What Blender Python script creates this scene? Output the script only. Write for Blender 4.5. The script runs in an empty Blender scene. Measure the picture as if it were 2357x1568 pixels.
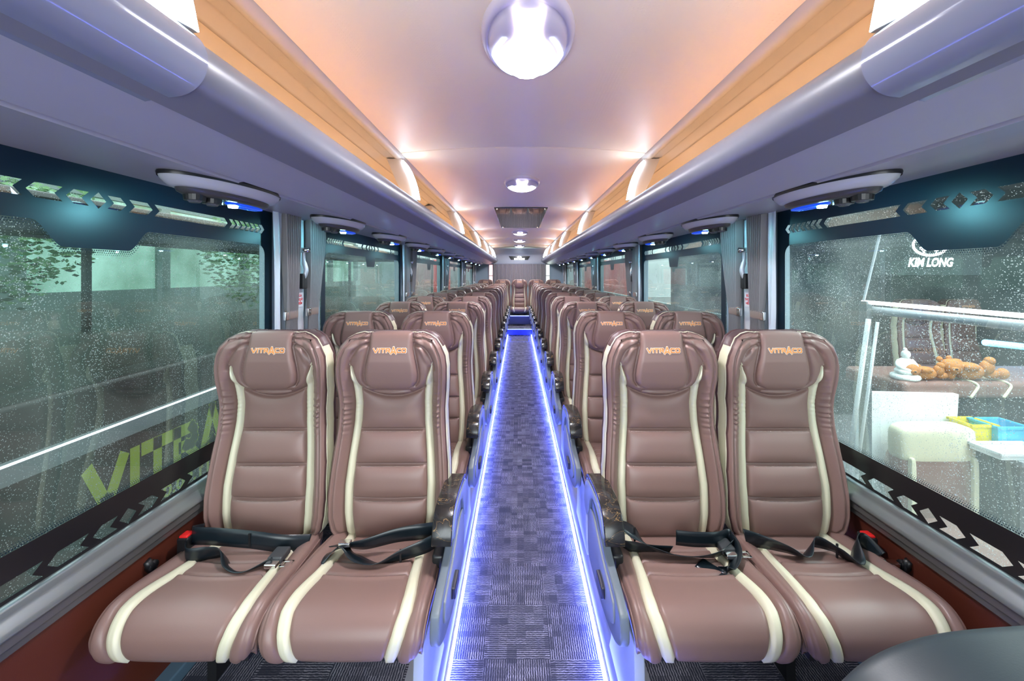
import bpy, math, random
import numpy as np
from mathutils import Vector
random.seed(7); rng = np.random.default_rng(7)
S = bpy.context.scene
COL = S.collection
# ---------------------------------------------------------------- camera
CZ = 1.45; CX = -0.03
cam = bpy.data.objects.new('camera', bpy.data.cameras.new('camera')); COL.objects.link(cam)
cam.location = (CX, 0, CZ); cam.rotation_euler = (math.pi/2, 0, 0)
cam.data.sensor_width = 36; cam.data.lens = 917/2357*36
cam.data.shift_x = -14.5/2357; cam.data.shift_y = -152/2357
cam.data.clip_start = 0.02; cam.data.clip_end = 200
S.camera = cam
# ---------------------------------------------------------------- exposure, world
S.view_settings.view_transform = 'Standard'; S.view_settings.look = 'None'
S.view_settings.gamma = 1; S.view_settings.use_curve_mapping = False
S.view_settings.exposure = 1.0
W = bpy.data.worlds.new('World'); S.world = W; W.use_nodes = True
nt = W.node_tree; bg = nt.nodes['Background']
tc = nt.nodes.new('ShaderNodeTexCoord'); sp = nt.nodes.new('ShaderNodeSeparateXYZ')
cr = nt.nodes.new('ShaderNodeValToRGB')
nt.links.new(tc.outputs['Generated'], sp.inputs[0]); nt.links.new(sp.outputs['Z'], cr.inputs[0])
nt.links.new(cr.outputs[0], bg.inputs[0]); bg.inputs[1].default_value = 2.0
e = cr.color_ramp.elements
e[0].position = 0.0; e[0].color = (.20, .25, .25, 1); e[1].position = 1; e[1].color = (.85, .97, 1, 1)
m_ = cr.color_ramp.elements.new(.25); m_.color = (.62, .78, .76, 1)

def area(name, loc, size, sizey, energy, col, rot=(0, 0, 0), parent=None):
    l = bpy.data.lights.new(name, 'AREA'); l.shape = 'RECTANGLE'; l.size = size; l.size_y = sizey; l.energy = energy; l.color = col
    o = bpy.data.objects.new(name, l); COL.objects.link(o); o.location = loc; o.rotation_euler = rot
    if parent is not None: o.parent = parent
    return o
# daylight through the windscreen behind the camera
area('windscreen_daylight', (0, -1.15, 1.35), 2.1, 1.2, 22, (.90, .95, 1), (math.radians(90), 0, 0))
# ---------------------------------------------------------------- materials
MATS = {}
def mat(name, col, rough=.5, metal=0, emit=None, estr=0, spec=.5, bump=None, coat=0, alpha=None):
    if name in MATS: return MATS[name]
    m = bpy.data.materials.new(name); m.use_nodes = True
    b = m.node_tree.nodes['Principled BSDF']
    b.inputs['Base Color'].default_value = (*col, 1); b.inputs['Roughness'].default_value = rough
    b.inputs['Metallic'].default_value = metal; b.inputs['Specular IOR Level'].default_value = spec
    b.inputs['Coat Weight'].default_value = coat
    if emit: b.inputs['Emission Color'].default_value = (*emit, 1); b.inputs['Emission Strength'].default_value = estr
    if bump:
        kind, scale, strength, dist = bump
        n = m.node_tree.nodes; l = m.node_tree.links
        t = n.new('ShaderNodeTexNoise' if kind == 'noise' else 'ShaderNodeTexVoronoi')
        t.inputs['Scale'].default_value = scale
        c = n.new('ShaderNodeTexCoord'); l.new(c.outputs['Object'], t.inputs['Vector'])
        bm = n.new('ShaderNodeBump'); bm.inputs['Strength'].default_value = strength; bm.inputs['Distance'].default_value = dist
        l.new(t.outputs[0], bm.inputs['Height']); l.new(bm.outputs[0], b.inputs['Normal'])
    MATS[name] = m; return m
BROWN = mat('brown leather', (.225, .134, .117), .36, bump=('noise', 420, .12, .001), spec=.45)
DBROWN = mat('dark brown leather', (.085, .040, .040), .42, bump=('noise', 420, .1, .001))
CREAM = mat('cream leather', (.66, .62, .46), .42, bump=('noise', 420, .1, .001))
ORANGE = mat('orange embroidery', (.80, .30, .08), .6)
WHITETH = mat('white embroidery', (.85, .83, .80), .6)
BELT = mat('black webbing', (.008, .013, .018), .28, bump=('noise', 700, .2, .0005))
BLACK = mat('black plastic', (.012, .012, .014), .35)
CHROME = mat('chrome', (.75, .75, .75), .15, 1)
RED = mat('red button', (.75, .02, .02), .35)
GREYP = mat('grey plastic', (.33, .36, .40), .45)
PALEP = mat('pale plastic', (.60, .61, .64), .4)
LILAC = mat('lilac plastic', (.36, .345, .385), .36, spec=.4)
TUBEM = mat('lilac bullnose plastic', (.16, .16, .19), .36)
RAILM = mat('beige moulding', (.48, .42, .38), .5)
NICHE = mat('rack lining', (.56, .47, .39), .6)
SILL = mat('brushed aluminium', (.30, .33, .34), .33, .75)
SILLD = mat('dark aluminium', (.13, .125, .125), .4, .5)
PANEL = mat('red brown vinyl', (.115, .026, .014), .42, bump=('noise', 300, .15, .001))
FRIT = mat('dark blue printed glass border', (.002, .017, .034), .36)
FRITLOW = mat('black printed glass border', (.010, .009, .011), .3)
WALLP = mat('bluish wall plastic', (.30, .38, .46), .5)
CURT = mat('grey pleated fabric', (.22, .205, .215), .8)
SATIN = mat('satin lining fabric', (.60, .66, .72), .45)
LEADW = mat('fin light', (1, 1, 1), .4, emit=(.62, .80, 1), estr=8)
LAMPW = mat('ceiling lamp diffuser', (1, 1, 1), .4, emit=(.95, .96, 1), estr=4)
LEDB = mat('blue led strip', (.2, .2, 1), .4, emit=(.12, .17, 1), estr=42)
LEDO = mat('amber cove led', (1, .6, .2), .4, emit=(1, .60, .29), estr=27)
READ = mat('reading light', (1, 1, 1), .4, emit=(.35, .9, 1), estr=40)
BLUEG = mat('blue glossy lens', (.01, .05, .35), .1, emit=(.0, .05, .6), estr=.5)
MIRR = mat('smoked mirror', (.10, .09, .10), .05, 1)
def ceiling_mat():
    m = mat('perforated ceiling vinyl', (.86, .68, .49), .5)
    n = m.node_tree.nodes; l = m.node_tree.links; b = n['Principled BSDF']
    c = n.new('ShaderNodeTexCoord'); v = n.new('ShaderNodeTexVoronoi'); v.inputs['Scale'].default_value = 75
    v.inputs['Randomness'].default_value = 0
    l.new(c.outputs['Object'], v.inputs['Vector'])
    r = n.new('ShaderNodeMapRange'); r.inputs[1].default_value = .1; r.inputs[2].default_value = .25
    l.new(v.outputs['Distance'], r.inputs[0])
    bm = n.new('ShaderNodeBump'); bm.inputs['Strength'].default_value = .35; bm.inputs['Distance'].default_value = .001; bm.invert = True
    l.new(r.outputs[0], bm.inputs['Height']); l.new(bm.outputs[0], b.inputs['Normal'])
    return m
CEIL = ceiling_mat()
def marble_mat():
    m = mat('black marble film', (.02, .018, .017), .22)
    n = m.node_tree.nodes; l = m.node_tree.links; b = n['Principled BSDF']
    c = n.new('ShaderNodeTexCoord'); t = n.new('ShaderNodeTexNoise'); t.inputs['Scale'].default_value = 14
    t.inputs['Detail'].default_value = 6; t.inputs['Distortion'].default_value = 1.5
    l.new(c.outputs['Object'], t.inputs['Vector'])
    r = n.new('ShaderNodeValToRGB'); l.new(t.outputs[0], r.inputs[0]); E = r.color_ramp.elements
    E[0].position = .44; E[0].color = (.014, .013, .013, 1); E[1].position = .62; E[1].color = (.035, .034, .036, 1)
    x = r.color_ramp.elements.new(.508); x.color = (.02, .018, .018, 1)
    x = r.color_ramp.elements.new(.512); x.color = (.45, .27, .10, 1)
    x = r.color_ramp.elements.new(.516); x.color = (.02, .018, .018, 1)
    l.new(r.outputs[0], b.inputs['Base Color']); return m
MARBLE = marble_mat()
def carpet_mat():
    m = mat('striped carpet tiles', (.1, .1, .12), .8, spec=.25)
    n = m.node_tree.nodes; l = m.node_tree.links; b = n['Principled BSDF']
    def N(t, **k):
        x = n.new(t)
        for a, v in k.items(): setattr(x, a, v)
        return x
    def M(op, a, b_=None, c_=None):
        x = N('ShaderNodeMath', operation=op)
        for i, v in enumerate((a, b_, c_)):
            if v is None: continue
            if isinstance(v, (int, float)): x.inputs[i].default_value = v
            else: l.new(v, x.inputs[i])
        return x.outputs[0]
    c = N('ShaderNodeTexCoord'); s = N('ShaderNodeSeparateXYZ'); l.new(c.outputs['Object'], s.inputs[0])
    nz = N('ShaderNodeTexNoise'); nz.inputs['Scale'].default_value = 90; l.new(c.outputs['Object'], nz.inputs['Vector'])
    wob = M('MULTIPLY', M('SUBTRACT', nz.outputs[0], .5), .007)
    X = s.outputs[0]; Y = s.outputs[1]
    tx = M('FLOOR', M('DIVIDE', M('ADD', X, .16), .25)); ty = M('FLOOR', M('DIVIDE', Y, .25))
    par = M('MODULO', M('ABSOLUTE', M('ADD', tx, ty)), 2)
    def stripes(co, per):
        return M('GREATER_THAN', M('SINE', M('MULTIPLY', M('ADD', co, wob), 2*math.pi/per)), .35)
    sx = stripes(X, .0085); sy = stripes(Y, .0085)
    st = M('ADD', M('MULTIPLY', sx, par), M('MULTIPLY', sy, M('SUBTRACT', 1, par)))
    # patches of differing strength
    def patch(px, py, seed):
        v = N('ShaderNodeCombineXYZ'); l.new(M('FLOOR', M('DIVIDE', X, px)), v.inputs[0]); l.new(M('FLOOR', M('DIVIDE', Y, py)), v.inputs[1]); v.inputs[2].default_value = seed
        w = N('ShaderNodeTexWhiteNoise', noise_dimensions='3D'); l.new(v.outputs[0], w.inputs['Vector']); return w.outputs['Value']
    p = M('MULTIPLY', M('ADD', patch(.036, .055, 1.), patch(.075, .03, 5.)), .5)
    amt = M('MULTIPLY', st, M('POWER', p, 1.1))
    mx = N('ShaderNodeMix', data_type='RGBA'); l.new(amt, mx.inputs[0])
    mx.inputs[6].default_value = (.040, .042, .062, 1); mx.inputs[7].default_value = (.42, .40, .46, 1)
    l.new(mx.outputs[2], b.inputs['Base Color']); return m
CARPET = carpet_mat()
def glass_mat(name, tint, refl, drops=True):
    m = bpy.data.materials.new(name); m.use_nodes = True; n = m.node_tree.nodes; l = m.node_tree.links
    n.remove(n['Principled BSDF']); out = n['Material Output']
    tr = n.new('ShaderNodeBsdfTransparent'); tr.inputs[0].default_value = (*tint, 1)
    gl = n.new('ShaderNodeBsdfGlossy'); gl.inputs['Roughness'].default_value = .0
    lw = n.new('ShaderNodeLayerWeight'); lw.inputs[0].default_value = .5; geo = n.new('ShaderNodeNewGeometry')
    pw = n.new('ShaderNodeMath'); pw.operation = 'POWER'; pw.inputs[1].default_value = 4.5; l.new(lw.outputs['Facing'], pw.inputs[0])
    m1 = n.new('ShaderNodeMapRange'); m1.inputs[3].default_value = refl; m1.inputs[4].default_value = 1; l.new(pw.outputs[0], m1.inputs[0])
    bf = n.new('ShaderNodeMath'); bf.operation = 'SUBTRACT'; bf.inputs[0].default_value = 1; l.new(geo.outputs['Backfacing'], bf.inputs[1])
    mr = n.new('ShaderNodeMath'); mr.operation = 'MULTIPLY'; l.new(m1.outputs[0], mr.inputs[0]); l.new(bf.outputs[0], mr.inputs[1])
    mx = n.new('ShaderNodeMixShader'); l.new(mr.outputs[0], mx.inputs[0]); l.new(tr.outputs[0], mx.inputs[1]); l.new(gl.outputs[0], mx.inputs[2])
    fg = n.new('ShaderNodeBsdfTranslucent'); fg.inputs[0].default_value = (.80, .95, .90, 1)
    fn = n.new('ShaderNodeTexNoise'); fn.inputs['Scale'].default_value = 2.2; fn.inputs['Detail'].default_value = 4
    fc = n.new('ShaderNodeTexCoord'); l.new(fc.outputs['Object'], fn.inputs['Vector'])
    fr = n.new('ShaderNodeMapRange'); fr.inputs[1].default_value = .35; fr.inputs[2].default_value = .7; fr.inputs[3].default_value = .01; fr.inputs[4].default_value = .09
    l.new(fn.outputs[0], fr.inputs[0]); fm = n.new('ShaderNodeMixShader'); l.new(fr.outputs[0], fm.inputs[0]); l.new(mx.outputs[0], fm.inputs[1]); l.new(fg.outputs[0], fm.inputs[2]); mx = fm
    if drops:
        c = n.new('ShaderNodeTexCoord'); masks = []; last = None
        nz = n.new('ShaderNodeTexNoise'); nz.inputs['Scale'].default_value = 6; l.new(c.outputs['Object'], nz.inputs['Vector'])
        for sc, th in ((95, .185), (230, .25)):
            v = n.new('ShaderNodeTexVoronoi'); v.inputs['Scale'].default_value = sc; l.new(c.outputs['Object'], v.inputs['Vector'])
            sepc = n.new('ShaderNodeSeparateColor'); l.new(v.outputs['Color'], sepc.inputs[0])
            t = n.new('ShaderNodeMath'); t.operation = 'MULTIPLY'; l.new(sepc.outputs[0], t.inputs[0]); l.new(nz.outputs[0], t.inputs[1])
            t3 = n.new('ShaderNodeMath'); t3.operation = 'MULTIPLY'; l.new(t.outputs[0], t3.inputs[0]); t3.inputs[1].default_value = th*2.3
            t2 = n.new('ShaderNodeMath'); t2.operation = 'SUBTRACT'; l.new(t3.outputs[0], t2.inputs[0]); l.new(v.outputs['Distance'], t2.inputs[1])
            masks.append(t2)
        mm = n.new('ShaderNodeMath'); mm.operation = 'MAXIMUM'; l.new(masks[0].outputs[0], mm.inputs[0]); l.new(masks[1].outputs[0], mm.inputs[1])
        h = n.new('ShaderNodeMath'); h.operation = 'MAXIMUM'; l.new(mm.outputs[0], h.inputs[0]); h.inputs[1].default_value = 0
        bm = n.new('ShaderNodeBump'); bm.inputs['Strength'].default_value = 1; bm.inputs['Distance'].default_value = .02; l.new(h.outputs[0], bm.inputs['Height'])
        g = n.new('ShaderNodeMath'); g.operation = 'GREATER_THAN'; g.inputs[1].default_value = .02; l.new(mm.outputs[0], g.inputs[0])
        dg = n.new('ShaderNodeBsdfGlossy'); dg.inputs['Roughness'].default_value = .08; l.new(bm.outputs[0], dg.inputs['Normal'])
        dt = n.new('ShaderNodeBsdfTranslucent'); dt.inputs[0].default_value = (.9, 1, 1, 1); l.new(bm.outputs[0], dt.inputs['Normal'])
        dm = n.new('ShaderNodeMixShader'); dm.inputs[0].default_value = .45; l.new(dg.outputs[0], dm.inputs[1]); l.new(dt.outputs[0], dm.inputs[2])
        m2 = n.new('ShaderNodeMixShader'); gm = n.new('ShaderNodeMath'); gm.operation = 'MULTIPLY'; gm.inputs[1].default_value = .75; l.new(g.outputs[0], gm.inputs[0])
        l.new(gm.outputs[0], m2.inputs[0]); l.new(mx.outputs[0], m2.inputs[1]); l.new(dm.outputs[0], m2.inputs[2])
        l.new(m2.outputs[0], out.inputs[0])
    else: l.new(mx.outputs[0], out.inputs[0])
    return m
GLASS = glass_mat('rain speckled window glass', (.90, .96, .95), .13)

# ---------------------------------------------------------------- helpers
def mesh_data(name, V, F, m, smooth=True):
    me = bpy.data.meshes.new(name); me.from_pydata([tuple(map(float, v)) for v in V], [], [tuple(map(int, f)) for f in F]); me.update()
    if m: me.materials.append(m)
    if smooth: me.polygons.foreach_set('use_smooth', [True]*len(me.polygons))
    return me
def ob(name, me, parent=None, loc=(0, 0, 0), rot=(0, 0, 0), label=None):
    o = bpy.data.objects.new(name, me); COL.objects.link(o); o.location = loc; o.rotation_euler = rot
    if parent is not None: o.parent = parent
    if label: o['label'] = label
    return o
def mk(name, V, F, m, parent=None, smooth=True, label=None, loc=(0, 0, 0)):
    return ob(name, mesh_data(name, V, F, m, smooth), parent, loc, label=label)
def tag(o, label, cat, group=None):
    o['label'] = label; o['category'] = cat
    if group: o['group'] = group
    return o
def thing(name, label, cat, loc=(0, 0, 0), rotz=0, group=None):
    return tag(ob(name, None, None, loc, (0, 0, rotz)), label, cat, group)
def struct(o): o['kind'] = 'structure'; return o
class MB:
    def __init__(s): s.V = []; s.F = []
    def add(s, V, F):
        b = len(s.V); s.V += [tuple(v) for v in V]; s.F += [tuple(i+b for i in f) for f in F]; return s
    def box(s, x0, x1, y0, y1, z0, z1):
        return s.add([(x0,y0,z0),(x1,y0,z0),(x1,y1,z0),(x0,y1,z0),(x0,y0,z1),(x1,y0,z1),(x1,y1,z1),(x0,y1,z1)],
                     [(0,3,2,1),(4,5,6,7),(0,1,5,4),(1,2,6,5),(2,3,7,6),(3,0,4,7)])
    def tube(s, P, r, n=8, closed=False, caps=True):
        P = [Vector(p) for p in P]; N = len(P); V = []; F = []
        up = Vector((0, 0, 1)); prev = None
        for i, p in enumerate(P):
            a = P[i-1] if (i > 0 or closed) else p; b = P[(i+1) % N] if (i < N-1 or closed) else p
            t = (b-a).normalized()
            if prev is None:
                u = t.orthogonal().normalized()
            else:
                u = prev - t*prev.dot(t); u = u.normalized() if u.length > 1e-6 else t.orthogonal().normalized()
            prev = u; w = t.cross(u); rr = r[i] if isinstance(r, (list, tuple)) else r
            for k in range(n):
                an = 2*math.pi*k/n; V.append(p + (u*math.cos(an)+w*math.sin(an))*rr)
        M = N if closed else N-1
        for i in range(M):
            for k in range(n):
                j = (i+1) % N; F.append((i*n+k, i*n+(k+1) % n, j*n+(k+1) % n, j*n+k))
        if caps and not closed: F.append(tuple(range(n))[::-1]); F.append(tuple((N-1)*n+k for k in range(n)))
        return s.add(V, F)
    def extrude(s, poly, axis, a, b):
        """poly 2D extruded along axis 0/1/2 between a and b; poly coords are the other two axes in order"""
        n = len(poly); V = []
        for c in (a, b):
            for p in poly:
                q = list(p); q.insert(axis, c); V.append(q)
        F = [tuple(range(n))[::-1], tuple(range(n, 2*n))] + [(i, (i+1) % n, n+(i+1) % n, n+i) for i in range(n)]
        return s.add(V, F)
    def make(s, name, m, parent=None, smooth=False, label=None, loc=(0, 0, 0), bevel=0, seg=2, sub=0):
        o = mk(name, s.V, s.F, m, parent, smooth, label, loc)
        if bevel:
            md = o.modifiers.new('b', 'BEVEL'); md.width = bevel; md.segments = seg; md.limit_method = 'ANGLE'; md.angle_limit = .6
            o.data.polygons.foreach_set('use_smooth', [True]*len(o.data.polygons))
            w = o.modifiers.new('w', 'WEIGHTED_NORMAL')
        if sub:
            md = o.modifiers.new('s', 'SUBSURF'); md.levels = sub; md.render_levels = sub
            o.data.polygons.foreach_set('use_smooth', [True]*len(o.data.polygons))
        return o
def profile_sweep(name, prof, y0, y1, m, parent=None, smooth=True, ny=1, bow=None, label=None):
    """open cross-section prof [(x,z)] swept along Y"""
    V = []; F = []; n = len(prof)
    ys = np.linspace(y0, y1, ny+1)
    for y in ys:
        for (x, z) in prof: V.append((x, y, z + (bow(y) if bow else 0)))
    for j in range(ny):
        for i in range(n-1): F.append((j*n+i, j*n+i+1, (j+1)*n+i+1, (j+1)*n+i))
    return mk(name, V, F, m, parent, smooth, label)
def smoothline(P, n=8):
    P = np.array(P, float); out = []
    for i in range(len(P)-1):
        p0 = P[max(i-1, 0)]; p1 = P[i]; p2 = P[i+1]; p3 = P[min(i+2, len(P)-1)]
        for k in range(n):
            t = k/n; out.append(.5*((2*p1)+(-p0+p2)*t+(2*p0-5*p1+4*p2-p3)*t*t+(-p0+3*p1-3*p2+p3)*t**3))
    out.append(P[-1]); return np.array(out)
def filled(polys):
    """flat even-odd filled mesh from 2D loops -> (V2,F)"""
    cu = bpy.data.curves.new('tmp', 'CURVE'); cu.dimensions = '2D'; cu.fill_mode = 'BOTH'
    for p in polys:
        sp_ = cu.splines.new('POLY'); sp_.points.add(len(p)-1); sp_.use_cyclic_u = True
        for i, q in enumerate(p): sp_.points[i].co = (q[0], q[1], 0, 1)
    o = bpy.data.objects.new('tmp', cu); COL.objects.link(o)
    dg = bpy.context.evaluated_depsgraph_get()
    me = bpy.data.meshes.new_from_object(o.evaluated_get(dg))
    V = [(v.co.x, v.co.y) for v in me.vertices]; F = [tuple(p.vertices) for p in me.polygons]
    bpy.data.objects.remove(o); bpy.data.curves.remove(cu); bpy.data.meshes.remove(me)
    return V, F
def text2d(s, size, bold=.0, shear=0):
    cu = bpy.data.curves.new('tmpt', 'FONT'); cu.body = s; cu.size = size; cu.align_x = 'CENTER'; cu.align_y = 'CENTER'; cu.offset = bold; cu.shear = shear; cu.resolution_u = 3
    o = bpy.data.objects.new('tmpt', cu); COL.objects.link(o)
    dg = bpy.context.evaluated_depsgraph_get()
    me = bpy.data.meshes.new_from_object(o.evaluated_get(dg))
    V = [(v.co.x, v.co.y) for v in me.vertices]; F = [tuple(p.vertices) for p in me.polygons]
    bpy.data.objects.remove(o); bpy.data.curves.remove(cu); bpy.data.meshes.remove(me)
    return V, F
def place2d(V, f): return [f(x, y) for x, y in V]

def logo2d(width, wgt):
    """angular lettering V I T R A C O as thick strokes; returns V2,F (quads), centred, height ~ width*.16"""
    H = 1.0
    L = {'V': (1.25, [[(0, 1), (.55, 0), (.68, 0), (1.2, 1)]]), 'I': (.25, [[(.12, 1), (.12, 0)]]),
         'T': (1.15, [[(0, 1), (1.1, 1)], [(.55, 1), (.55, 0)]]),
         'R': (1.15, [[(.05, 0), (.05, 1), (.85, 1), (1.0, .85), (1.0, .6), (.85, .45), (.3, .45)], [(.55, .45), (1.05, 0)]]),
         'A': (1.3, [[(-.12, -.42), (.62, 1.42), (1.36, -.42)], [(.28, -.05), (.62, .2), (.96, -.05)]]),
         'C': (1.1, [[(1.05, 1), (.2, 1), (.05, .85), (.05, .15), (.2, 0), (1.05, 0)]]),
         'O': (1.1, [[(.2, 1), (.95, 1), (1.08, .85), (1.08, .15), (.95, 0), (.2, 0), (.05, .15), (.05, .85), (.2, 1)]])}
    x = 0; segs = []
    for ch in 'VITRACO':
        w, st = L[ch]
        for s in st: segs.append([(x+a, b) for a, b in s])
        x += w + .32
    tot = x - .32; k = width/tot; V = []; F = []
    for s in segs:
        for (a, b) in zip(s[:-1], s[1:]):
            a = np.array(a); b = np.array(b); d = b-a; L_ = np.hypot(*d); d = d/L_; n = np.array((-d[1], d[0]))*wgt; ex = d*wgt*.9
            q = [a-ex-n, b+ex-n, b+ex+n, a-ex+n]; i = len(V)
            V += [((p[0]-tot/2)*k, (p[1]-.5)*k) for p in q]; F.append((i, i+1, i+2, i+3))
    return V, F

# ================================================================ SETTING
Y0, Y1 = -1.2, 11.25
XW = 1.205
mb = MB(); mb.box(-.30, .30, Y0, 9.43, -.06, 0); struct(mb.make('floor', CARPET))
mb = MB(); mb.box(-.33, .33, 9.43, 9.99, -.06, .165); struct(mb.make('floor', CARPET))
mb = MB(); mb.box(-.33, .33, 9.99, Y1, -.06, .425); struct(mb.make('floor', CARPET))
for s in (-1, 1):
    mb = MB(); mb.box(*sorted((s*.325, s*1.25)), Y0, Y1, -.06, .12); struct(mb.make('floor', CARPET))
    # side riser of the platform
    pr = [(s*.283, .0), (s*.29, .05), (s*.305, .112), (s*.33, .128), (s*.40, .128)]
    struct(profile_sweep('trim_1' if s < 0 else 'trim_2', pr, Y0, 9.43, mat('lilac riser plastic', (.30, .31, .36), .4)))
    t = thing('floor_light_strip', 'blue glowing light strip along the %s edge of the aisle carpet' % ('left' if s < 0 else 'right'), 'light strip', (s*.277, 0, 0), group=None)
    mb = MB(); mb.box(-.006, .004, .2, 9.42, .018, .030); mb.make('diffuser', LEDB, t)
    mb = MB(); mb.box(*sorted((s*.0045, s*.010)), .2, 9.42, .0, .034); mb.make('channel', PALEP, t)
# blue light on the two steps
mb = MB(); mb.box(-.30, .30, 9.395, 9.428, .02, .150); o = struct(mb.make('trim_3', mat('blue step face', (.02, .04, .35), .4), bevel=.01))
mb = MB(); mb.box(-.31, .31, 9.96, 9.988, .20, .40); o = struct(mb.make('trim_4', mat('navy step face', (.03, .04, .16), .4), bevel=.01))
for y, z in ((9.39, .158), (9.955, .415)):
    t = thing('step_light_strip', ('blue glowing strip along the nosing of the %s aisle step' % ('lower' if z < .2 else 'upper')), 'light strip', (0, y, z))
    mb = MB(); mb.box(-.29, .29, -.006, .006, -.004, .004); mb.make('diffuser', mat('dim blue led', (.2, .2, 1), .4, emit=(.12, .2, 1), estr=6 if z < .2 else 1.5), t)
# floor hatch frame
t = thing('floor_hatch', 'rectangular hatch with thin metal frame in the far aisle floor', 'hatch', (0, 8.75, 0))
mb = MB()
for (a, b, c, d) in ((-.2, .2, -.22, -.205), (-.2, .2, .205, .22), (-.2, -.187, -.205, .205), (.187, .2, -.205, .205)): mb.box(a, b, c, d, 0.001, .006)
mb.make('frame', CHROME, t)
mb = MB(); mb.box(-.186, .186, -.204, .204, .001, .004); mb.make('lid', CARPET, t)

# side walls
WIN = [(.30, 1.90), (2.37, 3.97), (4.44, 6.04), (6.51, 8.11), (8.58, 10.18)]
def chevrons(c, half_, z0, z1, scale=1., y_lo=None, y_hi=None):
    k = .018*scale; zm = (z0+z1)/2; out = []
    out.append([(c-.021*scale, zm), (c, z1+.004), (c+.021*scale, zm), (c, z0-.004)])
    pc = [(.015+.012, .078), (.078+.012, .163)]
    pieces = [(.025, .080), (.088, .165)]
    long_ = (.172, .495)
    res = []
    for (a, b) in pieces + [long_]:
        a *= scale; b = b*scale if (a, b) != long_ else b
        b = min(b, half_-.02)
        res.append([(a, z1), (b-k, z1), (b, zm), (b-k, z0), (a, z0), (a+k, zm)])
    if half_ > .65:
        for i in range(7):
            a = .503+i*.031; b = a+.020
            if a+.04 > half_: break
            res.append([(a, z1), (b, z1), (b+k, zm), (b, z0), (a, z0), (a+k, zm)])
    for p in res:
        out.append([(c+u, v) for u, v in p]); out.append([(c-u, v) for u, v in p])
    return out
def rrect_dip(y0, y1, z0, z1, r, c, dip, wt, wb):
    P = []
    def arc(cx, cy, a0, a1, rr=r):
        for i in range(7):
            a = math.radians(a0+(a1-a0)*i/6); P.append((cx+rr*math.cos(a), cy+rr*math.sin(a)))
    arc(y0+r, z0+r, 180, 270); arc(y1-r, z0+r, 270, 360); arc(y1-r, z1-r, 0, 90)
    if dip:
        def s_curve(ya, za, yb, zb):
            for i in range(13):
                t = i/12; ss = t*t*(3-2*t); P.append((ya+(yb-ya)*t, za+(zb-za)*ss))
        s_curve(c+wt, z1, c+wb, z1-dip); s_curve(c-wb, z1-dip, c-wt, z1)
    arc(y0+r, z1-r, 90, 180)
    return P
ZT, ZB = 1.755, .69
ordw = ['first', 'second', 'third', 'fourth', 'fifth', 'sixth', 'seventh', 'eighth', 'ninth', 'tenth', 'eleventh']
nwin = 0
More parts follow.
